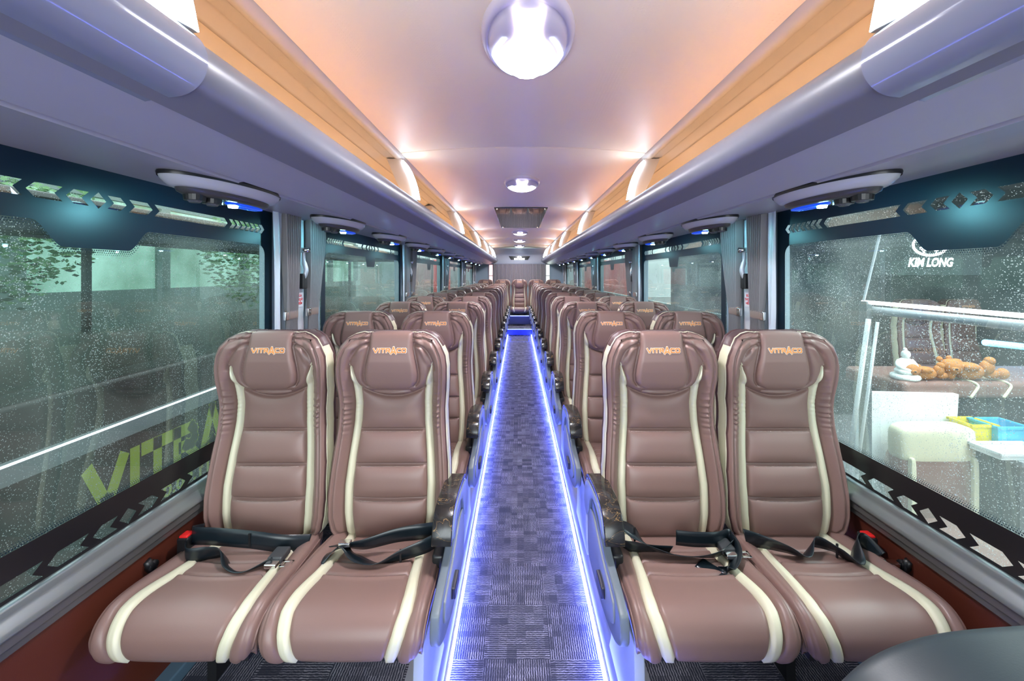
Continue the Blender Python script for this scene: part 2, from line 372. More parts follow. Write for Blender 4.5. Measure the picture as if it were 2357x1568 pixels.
for s in (-1, 1):
    side = 'left' if s < 0 else 'right'
    # wall: pillars between windows, lower panel, upper strip (one structure)
    mb = MB()
    xs = sorted((s*(XW+.005), s*(XW+.06)))
    edges = [Y0] + [v for w in WIN for v in w] + [Y1]
    for i in range(0, len(edges), 2): mb.box(*xs, edges[i], edges[i+1], .632, 1.758)
    mb.box(*xs, Y0, Y1, 1.76, 2.3); mb.box(*xs, Y0, Y1, .55, .63)
    struct(mb.make('wall_'+side, WALLP))
    # red brown lower side lining
    pr = [(s*(XW-.005), .62), (s*(XW-.02), .60), (s*(XW-.005), .52), (s*(XW+.012), .40), (s*(XW+.005), .28), (s*(XW-.02), .20), (s*(XW-.03), .12)]
    pr = [tuple(p) for p in smoothline(pr, 5)]
    struct(profile_sweep('trim_5' if s < 0 else 'trim_6', pr, Y0, Y1, PANEL))
    # sill rail
    pr = [(s*(XW+.01), .695), (s*(XW-.012), .694), (s*(XW-.018), .688), (s*(XW-.018), .676), (s*(XW-.024), .668), (s*(XW-.040), .655), (s*(XW-.044), .645), (s*(XW-.044), .640), (s*(XW-.036), .636)]
    struct(profile_sweep('trim_7' if s < 0 else 'trim_8', pr, Y0, Y1, SILL, smooth=True))
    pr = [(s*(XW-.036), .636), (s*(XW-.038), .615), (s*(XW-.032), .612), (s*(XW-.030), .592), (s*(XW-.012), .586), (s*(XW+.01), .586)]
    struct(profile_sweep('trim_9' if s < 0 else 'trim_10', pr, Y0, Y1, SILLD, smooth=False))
    # bottom cable duct along wall
    mb = MB(); mb.box(*sorted((s*(XW-.005), s*(XW-.075))), Y0, Y1, .12, .165); struct(mb.make('baseboard_'+side, mat('blue grey duct', (.12, .2, .28), .25), bevel=.006))
    for wi, (a, b) in enumerate(WIN):
        nwin += 1
        root = struct(ob('window_%d' % nwin, None, None, (s*XW, 0, 0)))
        c = (a+b)/2 + (.015 if wi == 0 else 0)
        half = (b-a)/2
        dipw = (.155, .085) if wi == 0 else (.11, .075)
        outer = [(a, .78), (b, .78), (b, ZT), (a, ZT)]
        gy0, gy1 = a+.055, b-.055
        polys = [outer, rrect_dip(gy0, gy1, .79, 1.585, .045, c, .064 if wi == 0 else .075, *dipw)] + chevrons(c, half-.04, 1.638, 1.676)
        # the main opening reaches the lower band: cut the lower part as its own black band
        polys[1] = [(p[0], max(p[1], .806)) for p in polys[1]]
        V, F = filled(polys)
        mk('frit_border', [(0, y, z) for y, z in V], F, FRIT, root, False)
        lo = [(a, .685), (b, .685), (b, .779), (a, .779)]
        band = [[(a, .685), (b, .685), (b, .779), (a, .779)]]
        ch = chevrons(1.20 if wi == 0 else c, half-.10, .704, .742, 1.25)
        ch = [p for p in ch if min(q[0] for q in p) > a+.02 and max(q[0] for q in p) < b-.02]
        V, F = filled(band + ch)
        mk('lower_frit_border', [(0, y, z) for y, z in V], F, FRITLOW, root, False)
        V, F = filled([[(a, .779), (b, .779), (b, .8065), (a, .8065)]])
        mk('lower_frit_border', [(-s*.0006, y, z) for y, z in V], F, FRITLOW, root, False)
        # dotted edge of the printed border
        if wi < 2:
            DV = []; DF = []
            def dots(path, inward):
                for r_ in range(3):
                    rad = .0021-.0005*r_; off = .004+.0058*r_
                    for i in range(0, len(path)):
                        y, z = path[i]; z -= inward*off
                        y += .0029*(r_ % 2); k = len(DV)
                        for q in range(6):
                            an = q*math.pi/3; DV.append((-s*.0004, y+rad*math.cos(an), z+rad*math.sin(an)))
                        DF.append(tuple(range(k, k+6)))
            def top_z(y):
                u = abs(y-c); wt, wb = dipw
                dp = .064 if wi == 0 else .075
                if u > wt: return 1.585
                if u < wb: return 1.585-dp
                t = (wt-u)/(wt-wb); return 1.585-dp*(t*t*(3-2*t))
            ys = np.arange(gy0+.03, gy1-.03, .0058)
            dots([(y, top_z(y)) for y in ys], 1); dots([(y, .807) for y in ys], -1)
            mk('dotted_edge', DV, DF, FRIT, root, False)
        mb = MB(); x0, x1 = sorted((s*.004, s*.009)); mb.box(x0, x1, a, b, .685, ZT); mb.make('glass_pane', GLASS, root)

# ceiling : panels between seams
CE = .735
seams = [Y0, 0.72, 2.37, 4.42, 6.38, 8.15, 9.7, Y1]
V = []; F = []
for a, b in zip(seams[:-1], seams[1:]):
    xs = np.linspace(-.725, .725, 31)
    ys = [a+.0015, a+.004, a+.012, (a+b)/2, b-.012, b-.004, b-.0015]; zo = [.012, .003, 0, 0, 0, .003, .012]
    k = len(V)
    for y, q in zip(ys, zo):
        for x in xs: V.append((x, y, CZ+.755-.035*(abs(x)/.725)**2.5+q))
    for j in range(len(ys)-1):
        for i in range(30): F.append((k+j*31+i, k+(j+1)*31+i, k+(j+1)*31+i+1, k+j*31+i+1))
k = len(V); V += [(-1.3, Y0, CZ+.90), (1.3, Y0, CZ+.90), (1.3, Y1+.3, CZ+.90), (-1.3, Y1+.3, CZ+.90)]; F.append((k, k+1, k+2, k+3))
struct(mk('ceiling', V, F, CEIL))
FINS = [.74, 2.40, 4.42, 6.42, 8.15, 9.65, 10.6]
for s in (-1, 1):
    side = 'left' if s < 0 else 'right'
    def P(l): return [(s*x, CZ+z) for x, z in l]
    # moulding rail
    rail = [(.722, .735), (.728, .716), (.742, .702), (.760, .697), (.776, .702), (.782, .712)]
    rib = []
    for i in range(13):
        x = .784+i*.0036; rib += [(x, .706), (x+.0014, .7085), (x+.0024, .7085)]
    rail2 = [(.832, .706), (.836, .711), (.850, .712), (.895, .700), (.905, .694), (.905, .72)]
    struct(profile_sweep('trim_11' if s < 0 else 'trim_12', P(list(map(tuple, smoothline(rail, 4)))+rib+rail2), Y0, Y1, RAILM))
    # rack
    r = thing('luggage_rack', 'long open overhead luggage rack above the %s windows' % side, 'luggage rack')
    tub = []
    cx, cz, R = .665, .395, .052
    tub.append((.70, .318))
    for i in range(25):
        a = math.radians(-105 - i*(205/24)); # from bottom going round the aisle side to top
        tub.append((cx+R*math.cos(a)*1.05, cz+R*math.sin(a)*1.05))
    tub += [(.70, .425), (.70, .36)]
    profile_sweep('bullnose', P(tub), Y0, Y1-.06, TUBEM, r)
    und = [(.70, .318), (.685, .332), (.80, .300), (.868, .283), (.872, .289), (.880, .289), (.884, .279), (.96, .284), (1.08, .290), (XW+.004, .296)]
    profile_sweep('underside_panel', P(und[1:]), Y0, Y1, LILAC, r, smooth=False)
    lin = list(map(tuple, smoothline([(.915, .703), (.99, .66), (1.09, .575), (1.15, .47), (1.165, .38), (1.14, .345), (1.0, .335), (.80, .335), (.70, .345)], 6)))
    lin = [(.905, .712)] + lin
    profile_sweep('back_lining', P(lin), Y0, Y1, NICHE, r)
    # hidden amber led inside rack edge
    mb = MB(); x0, x1 = sorted((s*.685, s*.705)); mb.box(x0, x1, -.6, Y1-.2, CZ+.428, CZ+.436); mb.make('amber_light_strip', LEDO, r, label='amber glowing cove light strip')
    mb = MB()
    # front end cover of the bullnose, glossy and slightly larger
    cap = []
    for i in range(25):
        a = math.radians(-95 - i*(190/24)); cap.append((cx+.006+(R+.010)*math.cos(a)*1.05, cz+(R+.010)*math.sin(a)*1.05))
    cap = [(.80, .306), (.70, .326)] + cap
    profile_sweep('end_cover', P(cap), Y0, .74, mat('glossy grey plastic', (.22, .23, .30), .10), r)
    # fins
    for i, y in enumerate(FINS):
        w = .05 if i else .012
        f = thing('fin_light', 'white curved fin light on the %s luggage rack, %s from the front' % (side, ordw[i]), 'light', (0, y, CZ), group='fin lights between the rack bays')
        C = smoothline([(.735, .698), (.700, .655), (.672, .600), (.650, .535), (.634, .456)], 6)
        B = smoothline([(.825, .700), (.800, .64), (.770, .57), (.740, .51), (.712, .456)], 6)
        poly = [(s*x, z) for x, z in C] + [(s*x, z) for x, z in B[::-1]]
        mb = MB(); mb.extrude(poly, 1, 0.006 if i else -.17, w); mb.make('bracket', RAILM, f, smooth=False)
        # luminous strip on the aisle-facing edge (front corner of bracket)
        V = []; F = []
        n = len(C)
        for j, (x, z) in enumerate(C):
            q = j/(n-1); th = .020*min(1, .35+2.2*q)*(1 if q < .93 else .9)
            yf = -.004
            if i == 0: th *= 2.2; yf = -.176
            tt = C[min(j+1, n-1)]-C[max(j-1, 0)]; tt /= np.hypot(*tt); nx, nz = -tt[1], tt[0]
            if nx < 0: nx, nz = -nx, -nz
            for (o_, yy) in ((-.003, w*.9), (-.003, yf), (th, yf), (th, yf+.008)): V.append((s*(x+nx*o_), yy, z+nz*o_))
        for j in range(2, n-1):
            for k in range(4): F.append((j*4+k, j*4+(k+1) % 4, (j+1)*4+(k+1) % 4, (j+1)*4+k))
        F.append((8, 9, 10, 11)); F.append(((n-1)*4, (n-1)*4+1, (n-1)*4+2, (n-1)*4+3))
        mk('diffuser', V, F, LEADW, f, False)

# rear wall
mb = MB(); mb.box(-1.25, 1.25, Y1, Y1+.05, 0, 1.74); struct(mb.make('wall_rear', WALLP))
V = []; F = []
# arched header
hdr = [(0, .28), (-.02, .30), (-.03, .36), (-.03, .52), (-.06, .58), (-.2, .66), (-.45, .715)]
n = len(hdr); xs = np.linspace(-.9, .9, 25)
for x in xs:
    for (y, z) in smoothline(hdr, 4): V.append((x, Y1+y-.02, CZ+z+.0))
n = 4*(n-1)+1
for i in range(24):
    for j in range(n-1): F.append((i*n+j, (i+1)*n+j, (i+1)*n+j+1, i*n+j+1))
struct(mk('trim_13', V, F, mat('grey blue header', (.36, .40, .48), .45)))
# header screen with lit emblem
t = thing('display_panel', 'black trapezoid display with white lit emblem above the rear curtain', 'display', (0, Y1-.06, CZ+.46))
V, F = filled([[(-.30, .055), (.30, .055), (.235, -.05), (-.235, -.05)]])
mk('screen', [(x, -.008, z) for x, z in V]+[(x, .01, z) for x, z in V], [tuple(f) for f in F], mat('screen black', (.005, .006, .008), .1), t, False)
EMW = mat('lit lettering', (1, 1, 1), .5, emit=(.9, 1, 1), estr=6)
V, F = text2d('KIM LONG', .062, .002)
mk('lettering', [(x, -.012, z-.028) for x, z in V], F, EMW, t, False)
def emblem(R):
    """winged oval emblem"""
    P = [[(R*math.cos(a)*1.6, R*math.sin(a)) for a in np.linspace(0, 2*math.pi, 40, endpoint=False)],
         [(R*math.cos(a)*1.35, R*.76*math.sin(a)) for a in np.linspace(0, 2*math.pi, 40, endpoint=False)]]
    V, F = filled(P)
    for sg in (-1, 1):
        q = [(sg*R*1.35, R*.35), (sg*R*.15, -R*.15), (sg*R*.5, -R*.75), (sg*R*.95, -R*.2), (sg*R*.55, -R*.05)]
        k = len(V); v2, f2 = filled([q]); V += v2; F += [tuple(a+k for a in f) for f in f2]
    return V, F
V, F = emblem(.034); mk('emblem', [(x, -.012, z+.022) for x, z in V], F, EMW, t, False)
# rear curtain
t = thing('rear_curtain', 'grey pleated curtain across the rear window behind the back row', 'curtain', (0, Y1-.05, 0), group=None)
V = []; F = []; nx = 400
for x in np.linspace(-.74, .74, nx):
    yy = .012*math.sin(x*2*math.pi/.037)+.006*math.sin(x*2*math.pi/.11+1)
    for z in (1.15, 1.45, CZ+.29): V.append((x, yy, z))
for i in range(nx-1):
    for j in range(2): F.append((i*3+j, (i+1)*3+j, (i+1)*3+j+1, i*3+j+1))
mk('fabric', V, F, mat('purple grey pleated curtain', (.27, .25, .28), .8), t)
# small rear side windows with bright glass
for s in (-1, 1):
    root = struct(ob('window_%d' % (11 if s < 0 else 12), None, None, (s*.80, Y1-.015, 1.42)))
    mb = MB(); mb.box(-.045, .045, -.01, .0, -.31, .30); mb.make('glass_pane', mat('daylit rear pane %s' % ('l' if s < 0 else 'r'), (.8, .8, .8), .3, emit=((.9, .35, .33) if s < 0 else (.8, 1, .9)), estr=.9 if s < 0 else 1.4), root)
    mb = MB()
    for (a, b, c, d) in ((-.06, -.045, -.33, .32), (.045, .06, -.33, .32), (-.06, .06, -.33, -.31), (-.06, .06, .30, .32), (-.05, .05, -.02, .01)): mb.box(a, b, -.02, .0, c, d)
    mb.make('frame', PALEP, root)

# pillars with curtains, hammers, signs
def curtain(parent, s, ya, yb, yta, ytb, x, name='curtain_panel'):
    """pleated fabric from ya..yb at the top gathered to yta..ytb at the tie, flaring a bit below"""
    V = []; F = []; n = 110; zs = np.linspace(1.745, .72, 26); zt = 1.245
    for z in zs:
        if z > zt: q = ((1.745-z)/(1.745-zt))**1.4; a = ya+(yta-ya)*q; b = yb+(ytb-yb)*q; amp = .022*(1-.3*q)
        else: q = (zt-z)/.5; a = yta-.010*q*s*0-.015*q; b = ytb+.02*q; amp = .013
        for i in range(n):
            u = i/(n-1); V.append((x+s*0+amp*math.sin(u*2*math.pi*8+.8*math.sin(z*5)), a+(b-a)*u, z + (.006*math.sin(u*60) if z > 1.74 else 0)))
    for j in range(len(zs)-1):
        for i in range(n-1): F.append((j*n+i, j*n+i+1, (j+1)*n+i+1, (j+1)*n+i))
    return mk(name, V, F, CURT, parent)
for s in (-1, 1):
    side = 'left' if s < 0 else 'right'
    for i in range(5):
        b = WIN[i][1]; pc = b+.195
        X = s*(XW-.03)
        nm = '%s window pillar from the front' % ordw[i]
        # pillar cover
        mb = MB(); mb.extrude([(b+.15, 0), (b+.25, 0), (b+.24, .02), (b+.16, .02)], 2, .70, 1.74)
        V = [((s*(XW+.01) if v[1] == 0 else s*(XW-.022)), v[0], v[2]) for v in mb.V]
        struct(mk('trim_%d' % (20+i+(5 if s > 0 else 0)), V, mb.F, PALEP, None, False))
        for k in (0, 1):
            if i == 4 and k == 1: continue
            g = 'curtains gathered at the window pillars'
            if k == 0:
                c = thing('window_curtain', 'grey pleated curtain on the near side of the %s %s' % (side, nm), 'curtain', (0, 0, 0), group=g)
                curtain(c, s, b+.010, b+.150, b+.045, b+.125, s*(XW-.045)); ty = b+.085
                # satin lining strip beside it
                V = []; F = []; n = 12
                for z in np.linspace(1.75, .72, 20):
                    q = (1.75-z)/1.03; wob = .008*math.sin(z*9)
                    for u in np.linspace(0, 1, n): V.append((s*(XW-.035)+s*-.006*math.sin(u*math.pi)+.003*math.sin(u*9+z*6), b-.048+wob*.3+.02*q+(.058+.01*math.sin(z*4))*u, z))
                for j in range(19):
                    for m in range(n-1): F.append((j*n+m, j*n+m+1, (j+1)*n+m+1, (j+1)*n+m))
                mk('lining', V, F, SATIN, c, label='pale satin lining strip')
            else:
                c = thing('window_curtain', 'grey pleated curtain on the far side of the %s %s' % (side, nm), 'curtain', (0, 0, 0), group=g)
                curtain(c, s, b+.235, b+.42, b+.255, b+.33, s*(XW-.045)); ty = b+.29
            # tie band with clasp
            mb = MB(); x0, x1 = sorted((s*(XW-.06), s*(XW-.030))); mb.box(x0, x1, ty-.045, ty+.045, 1.225, 1.275); mb.make('tieback', mat('tan tieback', (.28, .20, .17), .4), c, bevel=.012)
            mb = MB(); x0, x1 = sorted((s*(XW-.062), s*(XW-.045))); mb.box(x0, x1, ty-.075, ty-.045, 1.228, 1.27); mb.make('clasp', CHROME, c, bevel=.004)
        # hammer on pillar
        h = thing('emergency_hammer', 'grey emergency hammer in a holder on the %s %s' % (side, nm), 'hammer', (s*(XW-.045), pc, 1.42), group='emergency hammers on the pillars')
        mb = MB(); mb.tube(smoothline([(0, 0, .01), (-s*.012, .004, .05), (0, .006, .10), (0, .004, .15)], 5), [.012]*10+[.009]*6, 10); mb.make('handle', mat('silver plastic', (.45, .46, .52), .3, .3), h, smooth=True)
        mb = MB(); mb.tube([(-s*.03, 0, .158), (s*.02, 0, .158)], .014, 12); mb.make('head', CHROME, h, smooth=True)
        mb = MB(); x0, x1 = sorted((s*.026, -s*.012)); mb.box(x0, x1, -.022, .022, -.045, .035); mb.make('holder', BLACK, h, bevel=.005)
        # sign
        if i < 3:
            g = thing('safety_sign', 'white sticker with red words on the %s %s' % (side, nm), 'sign', (s*(XW-.0245), pc, 1.32), group='hammer stickers on the pillars')
            mb = MB(); mb.box(*sorted((0, -s*.001)), -.031, .031, -.04, .034); mb.make('sticker', mat('white sticker', (.75, .74, .76), .4), g)
            for ln, (tx, zz) in enumerate((('BÚA', .018), ('THOÁT', -.002), ('HIỂM', -.022))):
                V, F = text2d(tx, .018, .0006)
                mk('lettering', [(-s*.0022, -s*x, z+zz) for x, z in V], F, RED, g, False)

# air outlet panels
def vent(s, k, y):
    side = 'left' if s < 0 else 'right'
    c = thing('air_outlet_panel', 'oval air outlet and reading light panel above the %s %s-row seats' % (side, ordw[k]) if k < 11 else 'oval air outlet panel above the rear row', 'air outlet', (s*.965, y, CZ+.278), group='air outlet panels under the racks')
    def ring(L, Wd, z, n=48, p=2.6, tw=0, dy=0):
        out = []
        for i in range(n):
            a = 2*math.pi*i/n; cx_, sx_ = math.cos(a), math.sin(a)
            yy = L*math.copysign(abs(cx_)**(2/p), cx_); xx = Wd*math.copysign(abs(sx_)**(2/p), sx_)*(1-.25*abs(yy/L)**2)
            out.append((xx - s*yy*tw, yy+dy, z))
        return out
    def loft(rings, close=True):
        V = []; F = []; n = len(rings[0])
        for r in rings: V += r
        for j in range(len(rings)-1):
            for i in range(n): F.append((j*n+i, j*n+(i+1) % n, (j+1)*n+(i+1) % n, (j+1)*n+i))
        if close: F.append(tuple((len(rings)-1)*n+i for i in range(n)))
        return V, F
    tw = .10
    V, F = loft([ring(.205, .090, .012, tw=tw), ring(.208, .092, .004, tw=tw), ring(.206, .090, -.004, tw=tw)], False); mk('gasket', V, F, BLACK, c)
    V, F = loft([ring(.204, .088, -.002, tw=tw), ring(.199, .085, -.012, tw=tw), ring(.180, .072, -.027, tw=tw), ring(.168, .065, -.030, tw=tw)], True); mk('housing', V, F, mat('satin grey housing', (.42, .42, .46), .25), c)
    V, F = loft([ring(.164, .062, -.028, tw=tw), ring(.160, .058, -.040, tw=tw), ring(.140, .048, -.048, tw=tw)], True); mk('insert', V, F, mat('dark insert', (.05, .048, .05), .3), c)
    for q, yy in enumerate((-.115, -.055)):
        mb = MB(); x0 = s*yy*-tw
        mb.tube([(x0, yy, -.03), (x0, yy, -.062)], [.030, .026], 20); nz = mb.make('nozzle', BLACK, c, smooth=False)
        mb = MB(); mb.tube([(x0, yy, -.0615), (x0, yy, -.068)], [.019, .013], 16); mb.make('dial', mat('dark grey knob', (.08, .085, .1), .25), nz)
    V, F = loft([ring(.085, .030, -.040, n=28, dy=.065), ring(.082, .028, -.052, n=28, dy=.065), ring(.06, .02, -.056, n=28, dy=.065)]); mk('lens', [(x-s*.008-s*.003, y, z) for x, y, z in V], F, BLUEG, c)
    mb = MB(); mb.tube([(-s*.01, .012, -.050), (-s*.01, .012, -.062)], [.016, .013], 16); mb.make('reading_lamp', READ, c)
    l = bpy.data.lights.new('reading_beam', 'SPOT'); l.energy = 1.4; l.color = (.25, .85, 1); l.spot_size = math.radians(150); l.spot_blend = .6; l.shadow_soft_size = .012
    lo = ob('reading_beam', l, c, (-s*.01, .012, -.068)); lo.rotation_euler = (0, -s*math.radians(50), 0)
for s in (-1, 1):
    for k in range(11): vent(s, k, 1.28+.812*k)

# ceiling lamps
def lamp(y, which):
    c = thing('ceiling_lamp', which, 'ceiling lamp', (0.0, y, CZ+.757), group='round lamps along the ceiling')
    a, b = .148, .238
    def R(rx, ry, z, n=64): return [(rx*math.cos(t), ry*math.sin(t), z) for t in np.linspace(0, 2*math.pi, n, endpoint=False)]
    def loft(rings, close=True):
        V = []; F = []; n = len(rings[0])
        for r in rings: V += r
        for j in range(len(rings)-1):
            for i in range(n): F.append((j*n+i, j*n+(i+1) % n, (j+1)*n+(i+1) % n, (j+1)*n+i))
        if close: F.append(tuple((len(rings)-1)*n+i for i in range(n)))
        return V, F
    body = mat('lamp housing plastic', (.60, .52, .58), .25)
    V, F = loft([R(a, b, .01), R(a*1.0, b*1.0, -.008), R(a*.96, b*.96, -.018), R(a*.87, b*.87, -.024), R(a*.85, b*.85, -.021), R(a*.80, b*.80, -.034), R(a*.6, b*.6, -.046), R(a*.3, b*.3, -.050)]); mk('housing', V, F, body, c)
    # dome height as a function for placing flat pieces on it
    prof = [(0, -.050), (.3, -.050), (.6, -.046), (.80, -.034), (.85, -.021), (.87, -.024), (.96, -.018), (1.0, -.008)]
    def zof(x, yy):
        r = math.hypot(x/a, yy/b); return np.interp(r, [p[0] for p in prof], [p[1] for p in prof])
    def patch(path_l, path_r, nm, m, off):
        n = len(path_l); V = []; F = []; K = 14
        for l_, r_ in zip(path_l, path_r):
            for k in range(K+1):
                x = l_[0]+(r_[0]-l_[0])*k/K; yy = l_[1]+(r_[1]-l_[1])*k/K
                V.append((x, yy, zof(x, yy)-off))
        for i in range(n-1):
            for k in range(K): F.append((i*(K+1)+k, i*(K+1)+k+1, (i+1)*(K+1)+k+1, (i+1)*(K+1)+k))
        mk(nm, V, F, m, c)
    # light bulb shaped diffuser: stem at the near side, bulb at the far side
    W_ = smoothline([(-.185, .046), (-.13, .036), (-.08, .040), (-.03, .070), (.03, .092), (.08, .090), (.13, .066), (.165, .036), (.195, .020)], 5)
    patch([(-w, y_) for y_, w in W_], [(w, y_) for y_, w in W_], 'diffuser', LAMPW, .007)
    for sg in (-1, 1):
        Cc = smoothline([(-.075, .072), (-.02, .098), (.04, .112), (.09, .103), (.14, .075), (.165, .05)], 5)
        patch([(sg*(w-.008), y_) for y_, w in Cc], [(sg*(w+.006), y_) for y_, w in Cc], 'light_guide', mat('blue white guide', (1, 1, 1), .4, emit=(.55, .75, 1), estr=3.2), .004)
    for nm, zz, rx, en in (('lamp_beam', -.075, 0, 12),):
        l = bpy.data.lights.new(nm, 'AREA'); l.shape = 'DISK'; l.size = .2; l.energy = en; l.color = (.97, .95, 1); ob(nm, l, c, (0, .03, zz))
    return c
for y, w in ((1.27, 'nearest and largest oval lamp with a bulb-shaped diffuser on the ceiling'), (3.27, 'second oval ceiling lamp, just in front of the black mirror panel'), (7.05, 'oval ceiling lamp just behind the black mirror panel'), (8.65, 'fourth oval ceiling lamp from the front'), (10.25, 'farthest oval ceiling lamp near the rear display')):
    lamp(y, w)
t = thing('ceiling_mirror_panel', 'black mirror-like rectangular panel set in the ceiling', 'ceiling panel', (0, 5.38, CZ+.745))
mb = MB(); mb.box(-.30, .30, -.93, .93, -.006, .01); mb.make('mirror', MIRR, t, bevel=.003)
mb = MB()
for x in (-.27, .27):
    for y in (-.88, .88): mb.tube([(x, y, -.004), (x, y, -.014)], .012, 12); mb.make('bolt', CHROME, t) if False else None
mb.make('bolts', CHROME, t)
# small speaker grille on left rack back lining
t = thing('rack_speaker', 'small beige slotted speaker on the back of the left luggage rack', 'speaker', (-.93, 4.05, CZ+.655), 0)
mb = MB(); mb.box(-.05, .05, -.11, .11, -.02, .03); mb.make('housing', RAILM, t, bevel=.012)
mb = MB(); [mb.box(-.03+.02*i, -.022+.02*i, -.08, .08, -.0225, -.018) for i in range(3)]; mb.make('slots', BLACK, t)

# ================================================================ SEAT GEOMETRY
HT = 1.11    # top of backrest above platform
def interp(x, xs, ys): return np.interp(x, xs, ys)
wt_x = [0, .006, .02, .045, .08, .12, .17, .23, .28, .34, .42, .50, .58, .65, .70, .725, .74]
wt_y = [.115, .142, .168, .188, .203, .209, .208, .203, .200, .202, .210, .217, .221, .219, .208, .190, .160]
hp_t = [-.004, 0, .05, .09, .12, .15, .175, .192, .202, .207]; hp_x = [.074, .076, .080, .089, .095, .0985, .0955, .085, .064, .02]
wt_y = [v*.972 for v in wt_y]
def wid(t): return interp(t, wt_x, wt_y)
def bb(t): return interp(t, [.10, .16, .21, .26, .33, .45, .55, .65, .74], [.153, .132, .119, .116, .118, .130, .136, .135, .126])
def cc(t): return interp(t, [.10, .16, .21, .26, .33, .45, .55, .65, .74], [.153, .152, .147, .144, .146, .158, .166, .164, .154])
bs_t = [-.02, 0, .10, .18, .25, .36, .48, .60, .70, .76]; bs_y = [.012, .006, 0, .006, .022, .012, -.012, -.032, -.034, -.02]
def base(t):
    ts = np.linspace(-.02, .76, 60); ys = np.interp(ts, bs_t, bs_y); ker = np.ones(7)/7
    ys2 = np.convolve(np.pad(ys, 3, mode='edge'), ker, 'valid'); return np.interp(t, ts, ys2)
G = lambda d, s_: np.exp(-(d/s_)**2)
tt = np.linspace(0, .74, 800)
OUT = np.array([(-wid(t), t) for t in tt[::-1]] + [(x, 0) for x in np.linspace(-.115, .115, 100)] + [(wid(t), t) for t in tt])
def dist_out(x, t):
    x = np.asarray(x); t = np.asarray(t); d = np.full(x.shape, 9.)
    O = OUT[::4]
    for i in range(0, x.size, 4000):
        xx = x.ravel()[i:i+4000, None]; ts = t.ravel()[i:i+4000, None]
        d.ravel()[i:i+4000] = np.sqrt(((xx-O[None, :, 0])**2+(ts-O[None, :, 1])**2).min(1))
    return d
def disp(x, t, d):
    ax = np.abs(x); b = bb(t); c = cc(t); w = wid(t)
    z = np.zeros_like(ax)
    # bolsters / wings
    s_ = np.clip((ax-c)/(np.maximum(w-c, .01)), 0, 1)
    hs = interp(t, [0, .05, .09, .13, .17], [.088, .095, .118, .142, .150]); hs = np.where(t > .17, c, np.minimum(hs, np.maximum(c, .088)) if False else hs)
    s_ = np.clip((ax-hs)/(np.maximum(w-hs, .02)), 0, 1)
    z += .034*np.sin(s_*math.pi*.62)*np.clip(t/.05, 0, 1)**.5
    # centre pillows
    inner = (ax < b)
    arc = .238-.036*(ax/.12)**2
    secs = [.36, .48, .595, .75]
    lo = arc; pill = np.zeros_like(ax)
    for hi in secs:
        q = np.clip((t-lo)/(hi-lo), 0, 1); m = (t > lo) & (t <= hi)
        ed = 1-np.clip(ax/b, 0, 1)**6
        pill = np.where(m, .016*(1-np.abs(2*q-1)**3)*ed, pill); lo = np.full_like(ax, hi)
    z += np.where(inner & (t > arc), pill, 0)
    for h in secs[:3]:
        hh = h + .004*(1-(ax/.12)**2)*(1 if h > .55 else 0)
        z -= np.where(inner, .012*G(t-hh, .0048), 0)
    # horseshoe under headrest raised
    lim = interp(t, [0, .1, .15, .2, .26], [.10, .135, .150, .146, .142]); m = (t <= arc)
    z += np.where(m, .020*(1-G(arc-t, .016))/(1+np.exp((ax-lim)/.004)), 0)
    hx = interp(t, hp_t, hp_x); z -= .014*G(ax-hx-.003, .006)*(t < .195); z -= .012*G(t-.212, .005)*(ax < .07)
    z -= .013*G(t-arc, .0045)*(ax < b+.002)
    # seams at the stripes
    z -= np.where(t > .115, .009*G(ax-b, .0036)+.009*G(ax-c, .0036), 0)
    z += np.where((ax > b) & (ax < c) & (t > .12), .006*np.sin(math.pi*np.clip((ax-b)/np.maximum(c-b, .001), 0, 1)), 0)
    # arc seam of the wings
    e1 = np.sqrt(((ax-.078)/.080)**2+((t-.135)/.098)**2)
    z -= .013*G((e1-1)*.085, .0046)*((ax > .078) & (t < .135))
    e2 = np.sqrt(((ax-.078)/.098)**2+((t-.135)/.118)**2)
    # seam parallel to the outline
    z -= .010*G(d-.017, .0038)*(t > .0)
    # leather wrinkles on the bolsters
    wr = np.exp(-((t-.29)/.065)**2)*((ax > c+.004) & (d > .018))
    z += wr*(.0042*np.sin(t*2*math.pi/.021+np.sign(x)*1.3+ax*60+2*np.sin(t*40))+.0022*np.sin(t*2*math.pi/.0125+ax*110))
    wr2 = np.exp(-((t-.27)/.05)**2)*((ax > b) & (ax < c)); z += wr2*.0008*np.sin(t*2*math.pi/.015)
    # rounded edge
    r = .020; q = np.clip(d/r, 0, 1); z -= r*.9*(1-np.sqrt(np.clip(1-(1-q)**2, 0, 1)))
    return z
def surf_y(x, t):
    x = np.asarray(x, float); t = np.asarray(t, float); d = dist_out(x, np.maximum(t, 0)); return base(t)-disp(x, np.maximum(t, 0), d)
